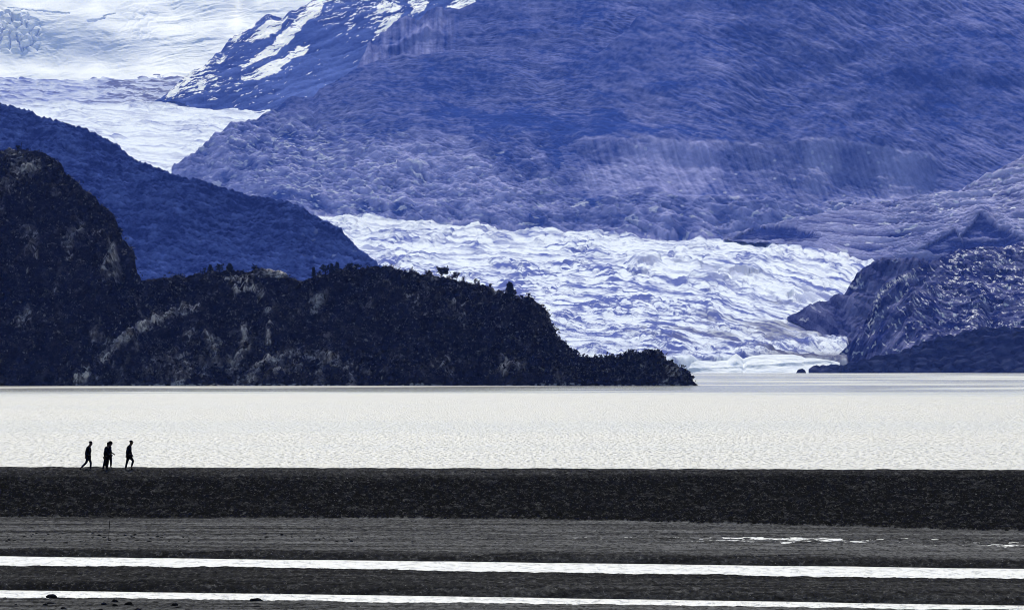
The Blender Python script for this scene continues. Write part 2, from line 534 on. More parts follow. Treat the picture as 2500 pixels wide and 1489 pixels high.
def disp_upper(PX, PY, X, S, t):
    S = S * 0.55
    st = streaks(X, S, PX, [(1000, 250, 2, 200, 15), (1500, 300, -10, 220, 15), (2000, 260, -27, 220, 16), (2450, 260, -33, 220, 16)], 120)
    fine = streaks(X, S, PX, [(1000, 300, 2, 60, 6), (1700, 300, -18, 70, 6), (2350, 320, -31, 70, 6)], 127)
    line = streaks(X, S, PX, [(1000, 250, 2, 110, 9), (1500, 300, -10, 110, 9), (2000, 260, -27, 110, 9), (2450, 260, -33, 110, 9)], 280, True)
    calm = sstep(-0.3, 0.4, fbm(X / 330, S / 180, 128, 3))
    st = st * (0.35 + 0.8 * calm) + 0.5 * fine * (0.4 + 0.8 * calm)
    blot = fbm(X / 120, S / 70, 126, 5, 0.6)
    cliff = sstep(1140, 1080, PX)
    d = 18 * fbm(X / 300, S / 160, 121, 4) + 2.4 * st * (1 - 0.6 * cliff) - 3.5 * (1 - cliff) * ridged(X / 75 + 0.5 * st, S / 420, 156, 3)
    d += cliff * (9 * fbm(X / 22, S / 130, 122, 4) + 4 * ridged(X / 40, S / 70, 123, 3))
    d += 10 * gauss(line_dist(PX, PY, [(955, 125), (1000, 100), (1040, 78)]), 9)
    wx = PX + 8 * fbm(X / 40, S / 90, 124, 4)
    pale = 0.17 + 0.20 * line * (0.4 + 0.8 * calm) * (1 - cliff) + 0.24 * st + 0.30 * fbm(X / 16, S / 9, 157, 4, 0.65) + 0.22 * blot + cliff * (0.16 + 0.5 * fbm(X / 16, S / 120, 125, 4)) + 0.35 * gauss(wx - 1040, 26) * gauss(PY - 95, 45)
    return d, {'pale': np.clip(pale, 0, 1)}

def disp_main(PX, PY, X, S, t):
    S = S * 0.55
    st = streaks(X, S, PX, [(560, 230, 26, 150, 16), (1000, 260, 8, 200, 18), (1500, 300, -12, 220, 18), (2000, 260, -28, 220, 17), (2450, 260, -33, 220, 17)], 130)
    fine = streaks(X, S, PX, [(560, 230, 24, 60, 7), (1100, 300, 4, 70, 7), (1700, 300, -20, 80, 7), (2350, 320, -31, 80, 7)], 160)
    line = streaks(X, S, PX, [(560, 230, 24, 90, 9), (1000, 260, 8, 110, 9), (1500, 300, -14, 110, 9), (2000, 260, -28, 110, 9), (2450, 260, -33, 110, 9)], 260, True)
    calm = fbm(X / 330, S / 180, 139, 3)
    act = 0.45 + 0.75 * sstep(-0.35, 0.4, calm)
    low = sstep(290, 420, PY + 40 * fbm(X / 200, S / 90, 131, 3)) * sstep(1500, 1250, PX + 80 * fbm(X / 90, S / 60, 129, 3))
    low = np.maximum(low, sstep(470, 505, PY + 18 * fbm(X / 120, S / 60, 132, 3)))
    low = np.maximum(low, sstep(900, 700, PX) * sstep(250, 300, PY))
    knob = ridged(X / 85, S / 48, 133, 5, 0.55)
    d = 26 * fbm(X / 420, S / 240, 134, 4) + 2.2 * st * act * (1 - 0.3 * low) + 2.4 * fine * act - 3.5 * ridged(X / 75 + 0.5 * st, S / 420, 155, 3) * act + 5 * fbm(X / 60, S / 45, 153, 4) + low * (9.0 * knob + 3.0 * ridged(X / 20, S / 13, 136, 4))
    # moraine wall with a lip above it
    inw = sstep(1370, 1450, PX) * sstep(2330, 2230, PX)
    lipy = np.interp(PX, [1380, 1500, 1700, 1850, 2000, 2100, 2250, 2330], [352, 352, 358, 352, 350, 362, 382, 400]) + 9 * fbm(X / 60, S * 0, 135, 4)
    over = PY - lipy
    d += inw * (12 * sstep(-70, 0, over) * sstep(54, -3, over) - 8 * sstep(0, 50, over) * sstep(150, 80, over))
    scree = inw * sstep(-2, 6, over) * sstep(150, 105, over + 18 * fbm(X / 60, S / 40, 137, 3))
    run = fbm((X + 0.35 * S) / 9, S / 130, 138, 4)
    d += scree * 1.8 * run
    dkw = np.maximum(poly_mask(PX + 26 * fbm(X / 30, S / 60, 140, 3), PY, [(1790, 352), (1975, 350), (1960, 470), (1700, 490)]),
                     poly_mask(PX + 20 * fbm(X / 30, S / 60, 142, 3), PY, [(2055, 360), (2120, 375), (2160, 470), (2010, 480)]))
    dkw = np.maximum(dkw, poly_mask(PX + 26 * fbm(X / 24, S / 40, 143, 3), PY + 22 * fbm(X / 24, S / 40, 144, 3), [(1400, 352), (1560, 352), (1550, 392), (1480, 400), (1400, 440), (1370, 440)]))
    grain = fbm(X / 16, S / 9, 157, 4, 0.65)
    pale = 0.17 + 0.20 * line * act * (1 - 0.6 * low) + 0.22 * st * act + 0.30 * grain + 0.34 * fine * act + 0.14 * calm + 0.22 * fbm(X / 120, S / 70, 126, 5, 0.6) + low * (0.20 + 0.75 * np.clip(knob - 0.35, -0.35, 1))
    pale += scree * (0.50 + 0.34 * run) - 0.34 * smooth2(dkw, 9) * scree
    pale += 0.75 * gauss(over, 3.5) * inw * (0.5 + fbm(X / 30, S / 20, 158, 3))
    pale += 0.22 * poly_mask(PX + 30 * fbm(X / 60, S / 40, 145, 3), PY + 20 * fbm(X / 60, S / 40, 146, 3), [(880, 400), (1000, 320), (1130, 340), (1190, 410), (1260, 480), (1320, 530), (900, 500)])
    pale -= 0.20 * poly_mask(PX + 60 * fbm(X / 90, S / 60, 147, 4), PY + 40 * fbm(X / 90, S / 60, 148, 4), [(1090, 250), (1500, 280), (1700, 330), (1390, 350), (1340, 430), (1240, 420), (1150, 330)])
    # bare slabs in the lower left outcrops, their shine painted white
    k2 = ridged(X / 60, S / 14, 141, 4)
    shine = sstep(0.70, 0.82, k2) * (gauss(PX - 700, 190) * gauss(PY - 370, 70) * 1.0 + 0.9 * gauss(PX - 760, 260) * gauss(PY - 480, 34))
    saw, ledge, lid = ledges(X, S, 24, 151)
    fa, fc = facets(X / 40 + 0.3 * st, (S + 0.3 * X) / 20, 154)
    d += low * (2.2 * saw + 6 * fa)
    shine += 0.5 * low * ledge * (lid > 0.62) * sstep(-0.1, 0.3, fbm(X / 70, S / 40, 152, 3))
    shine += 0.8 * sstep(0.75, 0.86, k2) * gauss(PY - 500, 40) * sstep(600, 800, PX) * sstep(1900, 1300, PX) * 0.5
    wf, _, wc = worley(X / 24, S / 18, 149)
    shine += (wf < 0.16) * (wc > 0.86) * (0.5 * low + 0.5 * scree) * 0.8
    return d, {'pale': np.clip(pale, 0, 1), 'snow_or_glint': np.clip(shine, 0, 0.8)}

B2_CREST = [(418, 418), (440, 404), (480, 376), (520, 340), (545, 322), (560, 312), (590, 304), (620, 290), (650, 276), (675, 268), (690, 252), (712, 240), (745, 240), (765, 238), (780, 222), (830, 198),
            (880, 172), (930, 146), (1000, 132), (1080, 128), (1200, 130), (1260, 138), (1320, 150), (1400, 154), (1440, 148), (1480, 128), (1530, 84), (1580, 30), (1640, -50), (1700, -110), (2600, -110)]
B2_FOOT = [(418, 500, 14700), (470, 505, 14600), (560, 512, 14400), (770, 523, 13950), (1000, 539, 13600), (1250, 556, 13150), (1500, 569, 12850), (1780, 586, 12450), (1950, 594, 12700), (2300, 600, 13200), (2600, 600, 13200)]
M_MAIN = terrain_mat('mountain_slope', (0.018, 0.043, 0.21), (0.38, 0.38, 0.66), 0.035, R(14), 3.5, snow_or_glint=(0.75, 0.76, 0.84), stretch=5.0)  # haze blue mixed into both slope colours
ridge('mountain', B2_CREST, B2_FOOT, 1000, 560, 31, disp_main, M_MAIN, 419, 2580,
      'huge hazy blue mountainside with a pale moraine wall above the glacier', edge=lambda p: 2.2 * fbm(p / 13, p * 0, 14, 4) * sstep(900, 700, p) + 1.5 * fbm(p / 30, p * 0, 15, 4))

B1_CREST = [(860, 190), (880, 150), (900, 105), (925, 88), (960, 58), (1000, 45), (1020, 52), (1045, 34), (1075, 28), (1120, 30), (1180, 2), (1260, -40), (1400, -90), (1700, -110), (2600, -110)]
_bx = np.linspace(860, 2600, 60)
_by = 200 + 0 * _bx
_bf = np.interp(_bx, [q[0] for q in B2_FOOT], [q[2] for q in B2_FOOT])
_bz = z_of(np.interp(_bx, [q[0] for q in B2_FOOT], [q[1] for q in B2_FOOT]), _bf)
_bt = math.tan(R(31))
_bY = (_bt * _bf + HCAM - _bz) / (_bt - (HOR - 140) / FPX) + 130 + 0 * _bx
B1_FOOT = [(float(p), float(y), float(d)) for p, y, d in zip(_bx, _by, _bY)]
ridge('mountain_shoulder', B1_CREST, B1_FOOT, 900, 330, 31, disp_upper, M_MAIN, 862, 2580,
      below=0.25, label='blue upper slope with a pale cliff above the long mountain brow', edge=lambda p: 2.0 * fbm(p / 12, p * 0, 8, 4))

def disp_right(PX, PY, X, S, t):
    S = S * 0.6
    a, b = rot(X, S, 20)
    st = fbm(a / 130, b / 12, 171, 5, 0.6)
    kn = ridged(a / 70, b / 30, 172, 5, 0.55)
    d = 12 * fbm(a / 260, b / 90, 173, 4) + 5 * st + 7 * kn + 2.5 * ridged(X / 14, S / 10, 174, 3)
    d += 9 * gauss(line_dist(PX, PY, [(2160, 642), (2262, 606), (2330, 575), (2392, 540)]), 26) + 8 * gauss(line_dist(PX, PY, [(2392, 542), (2450, 560), (2500, 600)]), 20)
    face = poly_mask(PX + 6 * st, PY, [(2390, 545), (2420, 556), (2510, 600), (2510, 640), (2380, 640), (2345, 590)])
    face = np.maximum(face, poly_mask(PX + 6 * st, PY, [(1790, 582), (1850, 552), (1940, 556), (2010, 585), (1990, 606)]))
    face = np.maximum(face, poly_mask(PX + 6 * st, PY, [(2240, 622), (2330, 578), (2390, 640)]))
    d -= 5 * face + face * 3 * np.abs(fbm(X / 10, S / 120, 178, 3))
    pale = 0.48 + 0.7 * st + 0.5 * (kn - 0.4) - 0.52 * face + 0.12 * sstep(560, 440, PY)
    f1, f2, cid = worley(a / 17, b / 9, 175)
    dens = 0.35 + 0.8 * gauss(PX - 2420, 160) * gauss(PY - 500, 60) + 0.4 * gauss(PX - 2050, 120) * gauss(PY - 555, 30)
    saw, ledge, lid = ledges(a, b, 15, 179)
    d += 2.5 * saw * (1 - face)
    sn = ((cid > 0.90) & (f1 < 0.30)).astype(float) * np.clip(dens, 0, 1) * sstep(-0.3, 0.2, fbm(a / 60, b / 30, 176, 3)) * (1 - face)
    sn = np.maximum(sn, 0.7 * ledge * (lid > 0.7) * (1 - face) * sstep(0.0, 0.3, fbm(a / 70, b / 30, 180, 3)))
    sn = np.maximum(sn, 0.85 * sstep(0.72, 0.85, ridged(a / 50, b / 11, 177, 4)) * gauss(PX - 2480, 130) * gauss(PY - 470, 60))
    return d, {'pale': np.clip(pale, 0, 1), 'snow_or_glint': np.clip(sn, 0, 1)}
C_CREST = [(1765, 582), (1790, 574), (1850, 553), (1900, 548), (1950, 540), (2050, 524), (2150, 502), (2200, 494), (2300, 478), (2340, 468), (2400, 438), (2450, 415), (2500, 388), (2600, 345)]
C_FOOT = [(1765, 586, 12300), (1800, 589, 12200), (1950, 606, 11750), (2100, 642, 10850), (2150, 655, 10600), (2600, 720, 10000)]
M_RIGHT = terrain_mat('boulder_slope', (0.020, 0.034, 0.17), (0.46, 0.45, 0.70), 0.05, R(-20), 2.5, snow_or_glint=(0.82, 0.82, 0.88))  # blue of the haze is part of these colours
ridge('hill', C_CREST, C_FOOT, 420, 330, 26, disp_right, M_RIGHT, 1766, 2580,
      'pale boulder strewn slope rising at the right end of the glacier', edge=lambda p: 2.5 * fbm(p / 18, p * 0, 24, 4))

def disp_knob(PX, PY, X, S, t):
    S = S * 0.6
    fa, fc = facets(X / 24, S / 20, 181); fb, fd = facets(X / 9, S / 8, 182)
    a, b = rot(X, S, 55)
    d = 9 * fbm(X / 70, S / 50, 183, 4) + 4 * fa + 2 * fb + 1.5 * ridged(a / 26, b / 7, 184, 3) - 3
    d *= sstep(1921, 1950, PX) * (0.35 + 0.65 * sstep(1930, 2010, PX))
    pale = 0.16 + 0.35 * (fc - 0.4) + 0.25 * (fd - 0.5) + 0.35 * fbm(a / 30, b / 8, 185, 4) + 0.3 * gauss(PX - 2110, 40) * gauss(PY - 745, 50)
    sn = 0.5 * (fd > 0.93) * sstep(0.0, 0.3, fbm(X / 5, S / 5, 186, 3))  # sun glints painted as white flecks on bare rock
    return d, {'pale': np.clip(pale, 0, 1), 'snow_or_glint': sn}

def disp_rocks(PX, PY, X, S, t):
    S = S * 0.55
    wx = X + 9 * fbm(X / 50, S / 40, 187, 3); ws = S + 9 * fbm(X / 50, S / 40, 188, 3)
    cliff = sstep(-14, 14, (2275 - PX) - 0.62 * (PY - 690) + 45 * fbm(X / 60, S / 60, 189, 3))
    cliff = np.maximum(cliff, sstep(775, 840, PY - 0.15 * (PX - 2300) + 30 * fbm(X / 40, S / 40, 190, 3)))
    saw, ledge, lid = ledges(X + 0.3 * S, S - 0.12 * X, 13, 194)
    fa, fc = facets(wx / 24, (ws - 0.2 * wx) / 13, 197); fb, fd = facets(wx / 9, (ws - 0.2 * wx) / 5, 198)
    a, b = rot(X, S, 57)
    patch = fbm(X / 60, S / 35, 192, 3)
    d = 12 * fbm(X / 120, S / 70, 186, 4) + (1 - cliff) * (2.6 * fa + 1.0 * fb + 1.6 * saw) - 4
    d += cliff * (4.0 * fbm(a / 70, b / 10, 191, 5) + 2.4 * ridged(a / 40, b / 6, 193, 3))
    d += 6 * gauss(line_dist(PX, PY, [(2360, 850), (2385, 770), (2420, 700)]), 24) - 9 * gauss(line_dist(PX, PY, [(2395, 850), (2425, 790), (2410, 690)]), 20)
    d *= (0.4 + 0.6 * sstep(1.02, 0.85, t)) * sstep(2026, 2090, PX)
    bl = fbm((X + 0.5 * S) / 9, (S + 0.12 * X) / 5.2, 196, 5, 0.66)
    field = (1 - cliff) * sstep(2150, 2250, PX)
    dark = sstep(0.05, 0.3, fbm(X / 30, S / 14, 195, 4))
    pale = 0.20 + 0.30 * (fc - 0.45) + 0.5 * field * bl + cliff * (-0.02 + 0.45 * fbm(a / 50, b / 7, 199, 4)) - 0.25 * dark * field
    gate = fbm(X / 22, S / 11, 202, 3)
    sn = field * sstep(0.08, 0.20, bl + 0.20 * patch - 0.10 * dark) * sstep(-0.25, 0.05, gate) * sstep(-0.12, 0.12, fbm(X / 3.6, S / 2.6, 203, 3))  # white flecks paint sunlight onto the boulder tops
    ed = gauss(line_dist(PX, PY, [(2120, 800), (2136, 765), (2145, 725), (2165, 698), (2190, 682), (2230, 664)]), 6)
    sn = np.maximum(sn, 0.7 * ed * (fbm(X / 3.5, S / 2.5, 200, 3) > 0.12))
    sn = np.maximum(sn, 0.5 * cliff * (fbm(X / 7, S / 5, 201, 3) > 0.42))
    return d, {'pale': np.clip(pale, 0, 1), 'snow_or_glint': np.clip(sn, 0, 0.95)}
K_CREST = [(1922, 774), (1935, 766), (1960, 758), (2000, 742), (2030, 728), (2060, 716), (2075, 690), (2095, 665), (2115, 648), (2140, 632), (2150, 628), (2180, 634), (2225, 636), (2300, 650)]
K_FOOT = [(1922, 780, 7620), (1950, 792, 7500), (2000, 815, 7330), (2060, 840, 7180), (2300, 845, 7150)]
D_CREST = [(2026, 892), (2040, 872), (2075, 838), (2100, 802), (2124, 764), (2136, 722), (2158, 692), (2186, 676), (2215, 656), (2262, 640), (2300, 624), (2340, 610), (2400, 606), (2450, 606), (2500, 588), (2600, 560)]
D_FOOT = [(2026, 896, 6940), (2100, 898, 6935), (2600, 900, 6930)]
M_ROCKS = terrain_mat('ice_scoured_rock', (0.010, 0.017, 0.10), (0.34, 0.34, 0.56), 0.09, R(-50), 2.0, snow_or_glint=(0.92, 0.90, 0.90))  # rock tinted with the blue of the haze
ridge('rocky_knob', K_CREST, K_FOOT, 260, 260, 38, disp_knob, M_ROCKS, 1922, 2300,
      'dark blue rock knob pushing out into the glacier edge', back_len=150, edge=lambda p: 3 * fbm(p / 10, p * 0, 35, 4) * sstep(1930, 1970, p))
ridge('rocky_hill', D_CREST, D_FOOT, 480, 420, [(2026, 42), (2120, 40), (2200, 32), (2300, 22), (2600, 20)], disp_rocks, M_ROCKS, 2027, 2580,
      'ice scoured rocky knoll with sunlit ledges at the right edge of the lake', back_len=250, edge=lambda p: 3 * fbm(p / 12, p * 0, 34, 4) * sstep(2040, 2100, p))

def disp_shore(PX, PY, X, S, t):
    f1, f2, cid = worley((X + 5 * fbm(X / 30, S / 30, 200, 3)) / 17, S / 20, 201)
    a, b = rot(X, S, 16)
    d = 6 * fbm(X / 60, S / 40, 202, 4) + np.clip(f2 - f1, 0, .5) * 7 + 2.4 * fbm(a / 30, b / 5, 203, 4) - 3
    d *= sstep(1975, 2040, PX)
    pale = 0.15 + 0.8 * fbm(X / 26, S / 12, 204, 5) + 0.3 * sstep(0.3, 0.6, f2 - f1) * sstep(868, 885, PY)
    return d, {'pale': np.clip(pale, 0, 1)}
E_CREST = [(1974, 901), (1985, 893), (2010, 888), (2060, 884), (2100, 876), (2140, 872), (2180, 864), (2220, 850), (2260, 832), (2300, 820), (2350, 810), (2400, 798), (2450, 794), (2520, 796), (2600, 800)]
E_FOOT = [(1974, 908, 6730), (2000, 910, 6710), (2200, 910.4, 6700), (2600, 910.4, 6700)]
M_SHORE = terrain_mat('shore_rock', (0.008, 0.011, 0.035), (0.085, 0.095, 0.17), 0.09, R(-10), 1.2)
ridge('shore', E_CREST, E_FOOT, 420, 190, 24, disp_shore, M_SHORE, 1974, 2580,
      'low dark rocky shore at the foot of the scoured knoll', back_len=120, edge=lambda p: 2 * fbm(p / 9, p * 0, 44, 4) * sstep(1975, 2000, p))

def disp_hill(PX, PY, X, S, t):
    a, b = rot(X, S, -24)
    st = fbm(a / 60, b / 9, 211, 5, 0.6)
    d = 16 * fbm(X / 170, S / 130, 212, 4) + 5.0 * st + 3.0 * fbm(X / 8, S / 8, 213, 4) + 4.5 * np.clip(0.5 - worley((X + 5 * st) / 8, S / 6.5, 219)[0], -0.2, 0.5) + 2.2 * (ridged(X / 22, S / 14, 214, 4) - 0.3)
    rk = sstep(700, 860, PX) * sstep(520, 580, PY)
    d += rk * 4 * ridged(rot(X, S, -50)[0] / 70, rot(X, S, -50)[1] / 12, 215, 4)
    pale = 0.20 + 0.45 * fbm(X / 50, S / 18, 216, 5, 0.65) + 0.45 * st + 0.55 * fbm(X / 12, S / 4.5, 218, 4, 0.6) + 0.20 * sstep(540, 680, PY) - 0.12 * sstep(60, 0, PY - np.interp(PX, [0, 640, 920], [250, 480, 645])) + 0.2 * rk  # haze painted in as paler ground low on the slope
    wf, _, wc = worley(X / 14, S / 14, 217)
    sn = 0.35 * rk * (wf < 0.2) * (wc > 0.85)
    return d, {'pale': np.clip(pale, 0, 1), 'snow_or_glint': sn}
F_CREST = [(-80, 220), (0, 250), (60, 268), (100, 284), (130, 288), (180, 306), (232, 322), (250, 336), (290, 350), (315, 372), (335, 386), (360, 398), (380, 410), (420, 430), (470, 446), (520, 462), (560, 470), (640, 478), (690, 490), (720, 506), (760, 532),
           (800, 556), (830, 570), (860, 594), (890, 620), (925, 645), (960, 664), (1000, 690)]
F_FOOT = [(-80, 800, 7550), (1000, 800, 7550)]
M_HILL = terrain_mat('wooded_slope', (0.004, 0.014, 0.10), (0.15, 0.21, 0.54), 0.07, R(22), 3.0)  # growth colours tinted with haze blue
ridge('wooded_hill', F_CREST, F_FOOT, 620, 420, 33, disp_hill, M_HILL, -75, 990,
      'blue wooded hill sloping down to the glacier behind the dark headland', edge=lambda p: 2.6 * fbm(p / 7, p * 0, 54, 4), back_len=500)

# ------------------------------------------------------------------ headland
ROCKLINES = [([(195, 934), (225, 900), (255, 872), (290, 840), (330, 818), (385, 798), (430, 780), (480, 768)], 13),
             ([(560, 700), (600, 690), (640, 676), (690, 674)], 10), ([(580, 720), (610, 710), (640, 720)], 9),
             ([(595, 800), (600, 830), (590, 870), (560, 905)], 9), ([(655, 800), (660, 850)], 7),
             ([(620, 910), (660, 880), (720, 866), (790, 872), (825, 890)], 12)]
def disp_head(PX, PY, X, S, t):
    wx = X + 2.0 * fbm(X / 14, S / 14, 221, 3); ws = S + 2.0 * fbm(X / 14, S / 14, 222, 3)
    f1, f2, cid = worley(wx / 9, ws / 8, 223)
    g1, g2, gid = worley(wx / 3.2, ws / 2.6, 224)
    gully = ridged(X / 46, S / 80, 225, 4, 0.5)
    rock = np.zeros_like(X)
    bump = np.zeros_like(X)
    for pts, wd in ROCKLINES:
        e = line_dist(PX + 9 * fbm(X / 5, S / 5, 226, 3), PY + 7 * fbm(X / 5, S / 5, 227, 3), pts)
        bump += 1.6 * gauss(e, wd * 1.6)
        rock = np.maximum(rock, sstep(wd * 1.25, wd * 0.5, e))
    peak = sstep(400, 250, PX) * sstep(700, 640, PY)
    rock = np.maximum(rock, 0.55 * sstep(0.20, 0.55, fbm(X / 15, S / 22, 228, 4) + 0.16 * peak + 0.10 * sstep(870, 930, PY)))
    fore = sstep(200, 240, PX) * sstep(1150, 900, PX) * sstep(780, 880, PY)
    rock = np.maximum(rock, 0.5 * fore * sstep(-0.1, 0.35, fbm(X / 12, S / 26, 229, 4)))
    d = 5.5 * fbm(X / 40, S / 34, 230, 4) + 3.4 * (gully - 0.4) + np.clip(f2 - f1, 0, .5) * 4.4 + cid * 1.8 + (np.clip(g2 - g1, 0, .5) * 2.6 + gid * 1.1) + 0.9 * fbm(X / 1.7, S / 1.5, 231, 4) + bump - 2.6
    a, b = rot(X, S, 58)
    d += peak * (2.6 * ridged(a / 24, b / 5, 232, 4))
    saw, ledge, lid = ledges(X + 0.5 * S, S - 0.45 * X, 3.4, 236)
    fa, fc = facets((X + 0.5 * S) / 5.0, (S - 0.4 * X) / 5.0, 239)
    d += rock * (0.6 * saw + 1.2 * fa)
    d *= 0.55 + 0.45 * sstep(1.0, 0.85, t)
    # strand of pale stones at the waterline
    strand = sstep(939.2, 940.2, PY + 1.6 * fbm(X / 9, S * 0, 233, 3)) * sstep(150, 250, PX)
    d *= np.clip((1700 - PX) / 60, 0.15, 1) * (0.25 + 0.75 * sstep(941, 925, PY))
    grit = fbm(X / 1.7, S / 1.1, 238, 4, 0.65)
    crack = sstep(0.62, 0.85, ridged(X / 2.2, S / 7.0, 240, 3))
    pale = rock * (1 - 0.5 * crack) * (0.04 + 0.95 * fc ** 1.6 + 1.1 * np.clip(grit, -0.3, 0.6)) + 0.16 * fbm(X / 7, S / 4, 234, 4)
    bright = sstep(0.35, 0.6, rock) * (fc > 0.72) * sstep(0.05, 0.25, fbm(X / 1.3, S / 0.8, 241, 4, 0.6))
    sn = sstep(0.2, 0.5, rock) * ledge * (lid > 0.42) * sstep(-0.25, 0.1, grit) * np.clip(0.5 + 0.75 * (line_dist(PX, PY, ROCKLINES[0][0]) < 26) + 0.6 * gauss(PX - 620, 90) * gauss(PY - 700, 40), 0, 1)  # sunlit ledge tops painted as white flecks
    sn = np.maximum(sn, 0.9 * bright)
    sn = np.maximum(sn, 0.5 * strand * (fbm(X / 2.4, S / 3, 235, 4) > 0.05))
    return d, {'pale': np.clip(pale, 0, 1), 'snow_or_glint': np.clip(sn, 0, 0.9), 'rock': rock}
HEAD_CREST = [(-80, 400), (0, 370), (20, 363), (45, 361), (70, 372), (108, 380), (124, 392), (150, 408), (162, 432), (186, 450), (206, 470), (232, 480), (246, 500), (262, 506), (279, 524), (286, 546), (296, 574), (300, 597), (312, 600), (329, 618),
              (331, 650), (336, 668), (346, 686), (385, 688), (420, 681), (470, 686), (500, 676), (545, 672), (590, 674), (640, 668), (690, 670), (716, 686), (750, 687), (790, 672), (830, 662), (880, 655), (920, 647), (960, 656), (1000, 662),
              (1060, 674), (1110, 683), (1160, 694), (1200, 708), (1250, 730), (1300, 738), (1330, 766), (1345, 800), (1360, 826), (1390, 862), (1405, 874), (1440, 884), (1480, 882), (1510, 872), (1540, 864), (1580, 868), (1620, 878), (1652, 893),
              (1676, 917), (1695, 933), (1708, 944)]
HEAD_FOOT = [(-80, 941.6, 2400), (1700, 941.6, 2400), (1712, 941.6, 2400)]
M_HEAD = terrain_mat('headland_ground', (0.010, 0.009, 0.008), (0.38, 0.36, 0.36), 1.1, R(12), 0.8, snow_or_glint=(0.66, 0.63, 0.60), stretch=2.2)
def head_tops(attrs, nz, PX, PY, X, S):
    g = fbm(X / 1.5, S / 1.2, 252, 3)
    attrs['snow_or_glint'] = np.maximum(attrs['snow_or_glint'], 0.85 * sstep(0.3, 0.6, attrs['rock']) * sstep(0.86, 0.95, nz) * sstep(-0.25, 0.15, g))  # flat rock tops whitened to look sunlit
HEAD = ridge('headland', HEAD_CREST, HEAD_FOOT, 1050, 430, [(0, 46), (330, 46), (420, 38), (1200, 40), (1330, 46), (1450, 36), (1710, 34)], disp_head, M_HEAD, -75, 1710, post=head_tops, label=
             'dark scrub covered rocky headland reaching out into the lake', back_len=60, nback=16, below=0.03, edge=lambda p: 1.2 * fbm(p / 5, p * 0, 64, 4))

# ------------------------------------------------------------------ haze
def build_haze():
    x, y0, y1, z0, z1 = 9000, -150, 33000, -8, 2700
    v = [(-x, y0, z0), (x, y0, z0), (x, y1, z0), (-x, y1, z0), (-x, y0, z1), (x, y0, z1), (x, y1, z1), (-x, y1, z1)]
    f = [(0, 3, 2, 1), (4, 5, 6, 7), (0, 1, 5, 4), (1, 2, 6, 5), (2, 3, 7, 6), (3, 0, 4, 7)]
    me = poly_mesh('haze', v, f, smooth=False)
    m = bpy.data.materials.new('blue_air')
    m.use_nodes = True
    t = m.node_tree
    t.nodes.clear()
    out = t.nodes.new('ShaderNodeOutputMaterial')
    pv = t.nodes.new('ShaderNodeVolumePrincipled')
    pv.inputs['Color'].default_value = (*HAZE_COLOR, 1)
    pv.inputs['Absorption Color'].default_value = (1, 1, 1, 1)
    pv.inputs['Density'].default_value = HAZE_DENSITY
    pv.inputs['Anisotropy'].default_value = 0.45
    t.links.new(pv.outputs[0], out.inputs['Volume'])
    tag(link('haze', me, m), 'blue mountain haze between the beach and the far peaks', 'haze', kind='stuff')
build_haze()

# ------------------------------------------------------------------ lake
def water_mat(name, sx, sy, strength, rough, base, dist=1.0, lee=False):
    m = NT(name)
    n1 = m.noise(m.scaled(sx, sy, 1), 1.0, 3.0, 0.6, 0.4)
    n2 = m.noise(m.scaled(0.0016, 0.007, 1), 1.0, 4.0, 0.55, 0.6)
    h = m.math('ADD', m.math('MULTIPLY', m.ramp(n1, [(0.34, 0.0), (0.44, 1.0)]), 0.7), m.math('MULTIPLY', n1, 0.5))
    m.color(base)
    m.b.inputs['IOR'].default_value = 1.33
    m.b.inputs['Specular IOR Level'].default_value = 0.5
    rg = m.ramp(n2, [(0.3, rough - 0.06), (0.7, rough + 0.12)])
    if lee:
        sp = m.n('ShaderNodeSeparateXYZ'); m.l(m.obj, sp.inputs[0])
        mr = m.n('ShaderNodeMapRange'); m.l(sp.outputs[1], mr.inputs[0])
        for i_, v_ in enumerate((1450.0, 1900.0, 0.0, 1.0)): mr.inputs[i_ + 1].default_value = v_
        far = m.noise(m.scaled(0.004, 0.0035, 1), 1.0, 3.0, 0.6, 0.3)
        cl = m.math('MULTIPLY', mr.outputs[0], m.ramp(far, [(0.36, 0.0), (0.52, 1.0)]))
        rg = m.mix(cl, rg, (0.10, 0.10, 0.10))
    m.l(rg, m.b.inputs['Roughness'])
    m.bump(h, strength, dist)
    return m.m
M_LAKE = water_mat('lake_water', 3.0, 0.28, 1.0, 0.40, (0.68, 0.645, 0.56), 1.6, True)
xs = [-9000, -3000, -1000, -300, 300, 1000, 3000, 9000]
ys = [360, 700, 1200, 2000, 3500, 7000, 9500]
V = np.array([[(x, y, 0.0) for x in xs] for y in ys], float)
tag(link('lake', grid_mesh('lake', V), M_LAKE), 'pale glittering lake between the black beach and the headland', 'lake', kind='structure')

